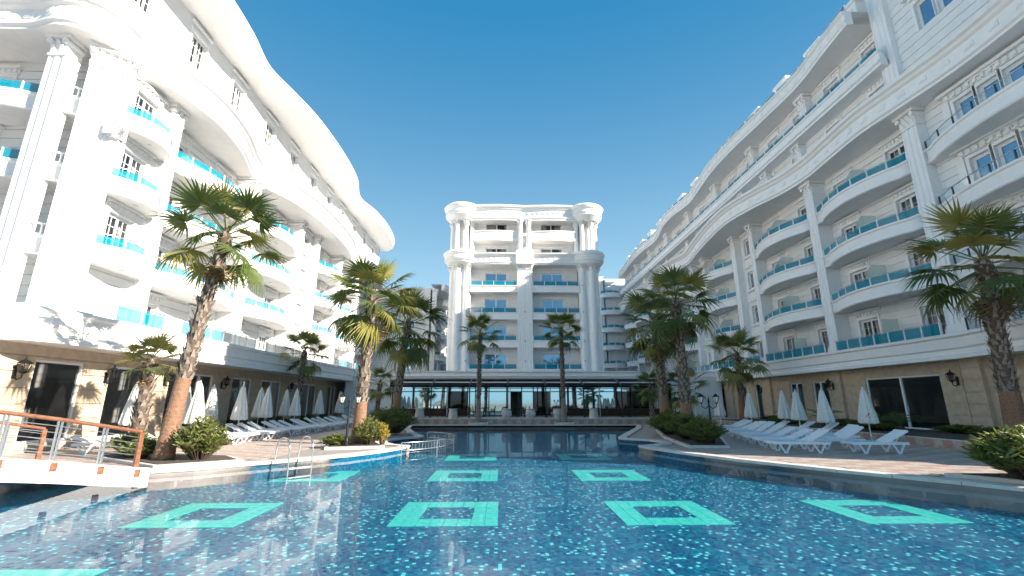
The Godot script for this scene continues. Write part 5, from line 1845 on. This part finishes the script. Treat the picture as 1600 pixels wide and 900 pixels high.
func _ready():
	# ---- camera
	var cam := Camera3D.new()
	cam.name = "camera"
	cam.position = Vector3(0, 1.75, 0)
	cam.rotation_degrees = Vector3(14.17, -1.35, 0)
	cam.fov = 65.1
	cam.near = 0.05
	cam.far = 3000.0
	add_child(cam)
	cam.current = true
	# ---- sky, exposure
	var EXPO := 2.65
	var sm := ProceduralSkyMaterial.new()
	sm.sky_top_color = lin(0.004 / EXPO, 0.235 / EXPO, 0.53 / EXPO)
	sm.sky_horizon_color = lin(0.76 / EXPO, 1.12 / EXPO, 1.29 / EXPO)
	sm.sky_curve = 0.25
	sm.ground_bottom_color = lin(0.12, 0.11, 0.1)
	sm.ground_horizon_color = lin(0.3, 0.33, 0.35)
	sm.sun_angle_max = 2.0
	var sky := Sky.new()
	sky.sky_material = sm
	var env := Environment.new()
	env.background_mode = Environment.BG_SKY
	env.sky = sky
	env.tonemap_mode = Environment.TONE_MAPPER_LINEAR
	env.tonemap_exposure = EXPO
	env.sdfgi_enabled = true
	env.ssao_enabled = true
	env.ssil_enabled = true
	var we := WorldEnvironment.new()
	we.environment = env
	add_child(we)
	# ---- sun: over the shaded wing, a little behind the camera
	var sun := DirectionalLight3D.new()
	sun.name = "sun"
	sun.light_energy = 1.6
	sun.light_color = Color(1.0, 0.955, 0.9)
	sun.light_angular_distance = 0.5
	sun.shadow_enabled = true
	add_child(sun)
	var az := deg_to_rad(23.0)
	var el := deg_to_rad(27.0)
	sun.look_at_from_position(Vector3(cos(el) * cos(az), sin(el), cos(el) * sin(az)) * 100.0, Vector3.ZERO)
	# ---- setting and buildings
	rng.seed = 12
	materials()
	ground()
	pool()
	right_wing()
	left_wing()
	tower()
	restaurant()
	balcony_block("hotel_annex", "distant pale hotel annex with balconies, half hidden behind the tower's sunlit corner", -34.0, -10.0, -100.0, -64.0, 17.6, "l")
	balcony_block("hotel_annex", "distant white hotel annex with bowed balconies stepping out behind the shaded wing", 18.6, 40.0, -112.0, -80.0, 23.5, "r")
	# ---- palms
	palm("tall sunlit fan palm with rust-brown lower trunk in the bed beside the footbridge", Vector3(-9.9, 0.0, -14.3), Vector3(-9.35, 7.25, -14.6), 0.265, 1.08, 23, 0.34, 1, 0.1, 0.4, 3)
	palm("tall fan palm with pale scaly trunk rising behind the lamp post and yellow-green shrubs", Vector3(-5.95, 0.0, -19.9), Vector3(-5.85, 6.3, -20.0), 0.3, 1.15, 34, 0.28, 2, 0.35, 0.4, 5)
	palm("dark drooping fan palm with red-brown trunk beside the restaurant's awning corner", Vector3(-7.0, 0.0, -31.0), Vector3(-6.5, 7.0, -31.2), 0.32, 1.5, 30, 0.32, 3, 0.5, 0.4, 4)
	palm("small fan palm among the parasols before the sunlit wing", Vector3(-14.0, 0.0, -32.5), Vector3(-14.0, 5.2, -32.6), 0.24, 1.0, 20, 0.3, 4, 0.1, 0.4, 1)
	palm("slim fan palm in a planter at the far pool edge before the tower's lit bays", Vector3(-1.8, 0.2, -37.1), Vector3(-1.75, 7.3, -37.2), 0.22, 1.02, 24, 0.25, 5, 0.1, 0.4, 1, "rough_bark")
	palm("slim fan palm in a planter at the far pool edge beside the white vase", Vector3(5.0, 0.2, -37.1), Vector3(4.95, 7.6, -37.2), 0.22, 1.02, 24, 0.25, 6, 0.1, 0.4, 1, "rough_bark")
	palm("tall shaded fan palm with rust lower trunk in the shrubs beside the dark lamp post", Vector3(9.0, 0.0, -22.4), Vector3(9.0, 6.75, -22.6), 0.32, 1.2, 31, 0.25, 7, 0.3, 0.4, 3)
	palm("shaded fan palm with orange trunk standing close behind the taller one", Vector3(10.1, 0.0, -28.5), Vector3(9.95, 6.7, -28.7), 0.36, 1.35, 28, 0.32, 8, 0.5, 0.4, 4)
	palm("short shaded fan palm before the cream wall among white parasols", Vector3(18.0, 0.1, -34.5), Vector3(18.2, 5.3, -34.6), 0.27, 1.3, 22, 0.4, 9, 0.25, 0.4, 1)
	palm("large fan palm with dark shaggy trunk in the bed before the bow-fronted bay", Vector3(18.6, 0.0, -16.6), Vector3(18.9, 7.1, -16.5), 0.36, 1.4, 26, 0.3, 10, 0.15, 0.4, 3)
	palm("stubby young palm with thick grey trunk beside the footbridge's end", Vector3(-12.2, 0.0, -16.2), Vector3(-12.3, 3.2, -16.3), 0.27, 0.6, 20, 0.0, 11, -0.35, 0.4, 6)
	palm("young thin palm beside the awning's shaded end", Vector3(11.4, 0.0, -35.0), Vector3(11.4, 3.0, -35.0), 0.2, 0.8, 18, 0.0, 12, 0.3, 0.4, 2)
	palm("young thin palm behind the dark shrubs by the whirlpool", Vector3(-9.1, 0.0, -34.5), Vector3(-9.0, 3.2, -34.5), 0.2, 0.75, 18, 0.0, 13, 0.3, 0.4, 2)
	palm("young palm with grey trunk between the two shaded tall palms", Vector3(11.6, 0.0, -29.0), Vector3(11.7, 2.7, -29.0), 0.24, 0.8, 18, 0.0, 14, 0.2, 0.4, 2)
	# ---- beds and shrubs
	planter_bed("low planting bed with pink and white checkered face before the shaded cream wall", [Vector2(17.1, -14.8), Vector2(17.3, -40.0), Vector2(21.8, -40.0), Vector2(21.8, -14.8)], 0.36, true)
	planter_bed("stone-edged bed at the pool edge beside the footbridge", [Vector2(-7.6, -14.35), Vector2(-9.3, -13.1), Vector2(-12.6, -15.2), Vector2(-12.9, -16.8), Vector2(-10.6, -16.0), Vector2(-8.6, -15.4)], 0.1, false)
	planter_bed("stone-edged bed of yellow-green shrubs beside the lamp post", [Vector2(-4.5, -18.6), Vector2(-6.6, -18.0), Vector2(-7.7, -22.0), Vector2(-7.3, -27.5), Vector2(-5.9, -27.0), Vector2(-5.9, -22.0)], 0.1, false)
	planter_bed("stone-edged bed of dark shrubs beside the dark lamp post", [Vector2(7.3, -18.4), Vector2(8.9, -18.3), Vector2(10.6, -22.4), Vector2(11.6, -29.0), Vector2(9.6, -29.0), Vector2(8.0, -23.0)], 0.1, false)
	planter_bed("stone-edged bed of oleander at the shaded pool corner", [Vector2(10.6, -11.3), Vector2(11.3, -10.3), Vector2(12.6, -7.6), Vector2(14.0, -7.6), Vector2(13.4, -11.2)], 0.1, false)
	shrub("dense sunlit oleander bush at the foot of the rust-trunked palm", Vector3(-8.85, 0.1, -14.3), Vector3(1.25, 1.2, 1.1), 1, "shrub_leaf", 0.17, 190)
	shrub("low dark shrub beneath the stubby young palm", Vector3(-11.6, 0.1, -15.3), Vector3(1.0, 0.75, 0.9), 2, "shrub_leaf", 0.14, 110)
	shrub("low shrub with yellow flecks behind the bridge's end post", Vector3(-10.8, 0.1, -14.6), Vector3(0.8, 0.6, 0.7), 3, "shrub_leaf", 0.12, 90)
	shrub("bright yellow-green shrub beside the lamp post", Vector3(-5.25, 0.1, -18.95), Vector3(1.0, 1.05, 0.9), 4, "shrub_leaf", 0.13, 150)
	shrub("yellow leaved shrub nearest the whirlpool", Vector3(-4.75, 0.1, -19.1), Vector3(0.5, 0.85, 0.5), 5, "shrub_leaf_yellow", 0.1, 70)
	shrub("low rounded ground shrub left of the lamp post's foot", Vector3(-6.5, 0.05, -18.8), Vector3(0.95, 0.45, 0.8), 6, "shrub_leaf", 0.11, 90)
	shrub("dark upright shrub behind the yellow-green shrubs", Vector3(-6.0, 0.1, -23.6), Vector3(1.5, 1.25, 1.4), 7, "shrub_leaf", 0.17, 190)
	shrub("wide dark shrub at the water's edge by the whirlpool", Vector3(-5.9, 0.1, -26.2), Vector3(2.1, 1.35, 1.8), 8, "shrub_leaf", 0.17, 200)
	shrub("dark shrub under the drooping palm with red-brown trunk", Vector3(-7.3, 0.0, -28.6), Vector3(1.7, 1.2, 1.7), 9, "shrub_leaf", 0.17, 160)
	shrub("dark shrub with yellowing leaves at the dark lamp post's foot", Vector3(8.3, 0.1, -19.2), Vector3(1.5, 1.05, 1.2), 10, "shrub_leaf", 0.15, 170)
	shrub("broad dark shrub beneath the tall shaded palm", Vector3(8.5, 0.1, -21.2), Vector3(1.7, 1.1, 1.6), 11, "shrub_leaf", 0.16, 190)
	shrub("spreading dark shrub on the point of the shaded bay", Vector3(8.9, 0.1, -24.6), Vector3(1.9, 1.0, 2.1), 12, "shrub_leaf", 0.16, 190)
	shrub("dark shrub before the orange palm trunk", Vector3(10.0, 0.1, -27.2), Vector3(1.9, 1.3, 1.8), 13, "shrub_leaf", 0.16, 150)
	shrub("long-leaved oleander bush at the shaded pool corner", Vector3(11.6, 0.1, -10.3), Vector3(1.5, 1.05, 1.4), 14, "shrub_leaf", 0.24, 170)
	shrub("second long-leaved oleander beside the shaggy palm", Vector3(12.7, 0.1, -9.9), Vector3(1.3, 0.95, 1.3), 15, "shrub_leaf", 0.24, 150)
	for e in [[19.2, -22.2, 0.95, "spiky cycad in the checkered bed below the lantern pier"], [18.3, -26.2, 1.05, "spiky cycad in the checkered bed beside the emblem parasol"], [18.8, -30.4, 0.9, "spiky cycad in the checkered bed before the narrow windows"], [20.0, -24.4, 0.8, "dark cycad under the wide sliding window"]]:
		cycad(e[3], Vector3(e[0], 0.36, e[1]), e[2], int(-e[1] * 10))
	for i in 9:
		shrub(["low ground cover in the checkered bed under the shaggy palm","low ground cover in the checkered bed beside the lantern pier","low ground cover at the foot of the cream drain pipe in the checkered bed","low ground cover in the checkered bed under the wide sliding window","low ground cover between two cycads in the checkered bed","low ground cover behind the emblem parasol","low ground cover in the checkered bed below the narrow paired windows","low ground cover in the checkered bed by the short shaded palm","low ground cover at the far end of the checkered bed"][i], Vector3(19.0 + 0.9 * (i % 3), 0.36, -16.0 - i * 2.4), Vector3(1.5, 0.4, 1.4), 20 + i % 3, "shrub_leaf", 0.1, 70, i * 1.1)
	for i in 6:
		shrub(["low dark plant by the first sliding door of the cream wall","low dark plant between the sliding doors","low dark plant below the lantern by the small palm","low dark plant behind the small palm","low dark plant under the wide dark window","low dark plant at the end of the cream wall"][i], Vector3(-15.9, 0.0, -29.0 - i * 2.6), Vector3(1.0, 0.8, 1.0), 20 + i % 3, "shrub_leaf", 0.14, 70, i * 0.7)
	# ---- furniture
	bridge()
	pool_fittings()
	lamp_post("slim black lamp post with two lanterns beside the yellow-green shrubs", Vector3(-5.95, 0.0, -18.45), 2.1, 0.2)
	lamp_post("slim black lamp post with two lanterns in shade before the dark shrubs", Vector3(8.65, 0.0, -19.2), 2.15, -0.2)
	var lg := "white sun loungers in the sunlit row"
	for i in 21:
		var z := -19.5 - i * 0.98
		lounger("white plastic sun lounger in the long sunlit row before the cream wall", lg, Vector3(-11.9 + 0.04 * i + 0.1 * sin(i * 2.3), 0.012, z), PI + 0.12 + 0.05 * sin(i * 1.7), false, 0.42 + 0.08 * sin(i * 3.1))
	lounger("white sun lounger with draped cloth behind the footbridge rail", "loungers behind the footbridge", Vector3(-13.6, 0.012, -16.9), PI + 0.5, false, 0.25)
	lounger("white sun lounger between the stubby palm and the rust-trunked palm", "loungers behind the footbridge", Vector3(-13.4, 0.012, -18.9), PI + 0.2, false, 0.5)
	var rg := "white sun loungers in the shaded row"
	var rl := [[13.2, -16.5], [12.8, -17.9], [10.55, -16.7], [10.9, -18.1], [11.2, -19.5], [11.6, -20.9], [12.0, -22.3], [12.4, -23.7], [12.8, -25.1], [13.2, -26.6], [14.0, -19.7], [14.4, -21.4], [14.8, -23.6], [15.0, -26.0], [13.8, -28.2]]
	for i in rl.size():
		lounger("white plastic sun lounger with blue cushion roll in the shaded row by the checkered bed", rg, Vector3(rl[i][0], 0.012, rl[i][1]), 0.06 * sin(i * 2.1) - 0.05, i % 2 == 0, 0.46 + 0.08 * sin(i * 1.3))
	var ug := "closed parasols before the sunlit wing"
	var ul := [[-13.9, -18.0], [-12.9, -19.3], [-12.2, -19.0], [-14.2, -23.2], [-12.6, -22.9], [-13.8, -27.0], [-13.0, -26.2], [-13.9, -30.4], [-12.9, -29.6], [-12.9, -33.4], [-12.7, -37.0], [-12.5, -40.5]]
	for i in ul.size():
		umbrella("closed cream canvas parasol among the sunlit loungers", ug, Vector3(ul[i][0], 0.012, ul[i][1]), 2.5, i * 0.9)
	var ur := [[16.0, -20.1], [14.9, -21.2], [15.4, -23.9], [15.9, -25.9], [14.9, -27.6], [14.9, -31.5], [14.4, -34.5], [12.6, -33.0]]
	for i in ur.size():
		umbrella("closed white parasol printed with a small red emblem beside the checkered bed" if i == 0 else "closed white canvas parasol among the shaded loungers", "" if i == 0 else "closed parasols before the shaded wing", Vector3(ur[i][0], 0.012, ur[i][1]), 2.3, -0.7 if i == 0 else i * 1.3, i == 0)
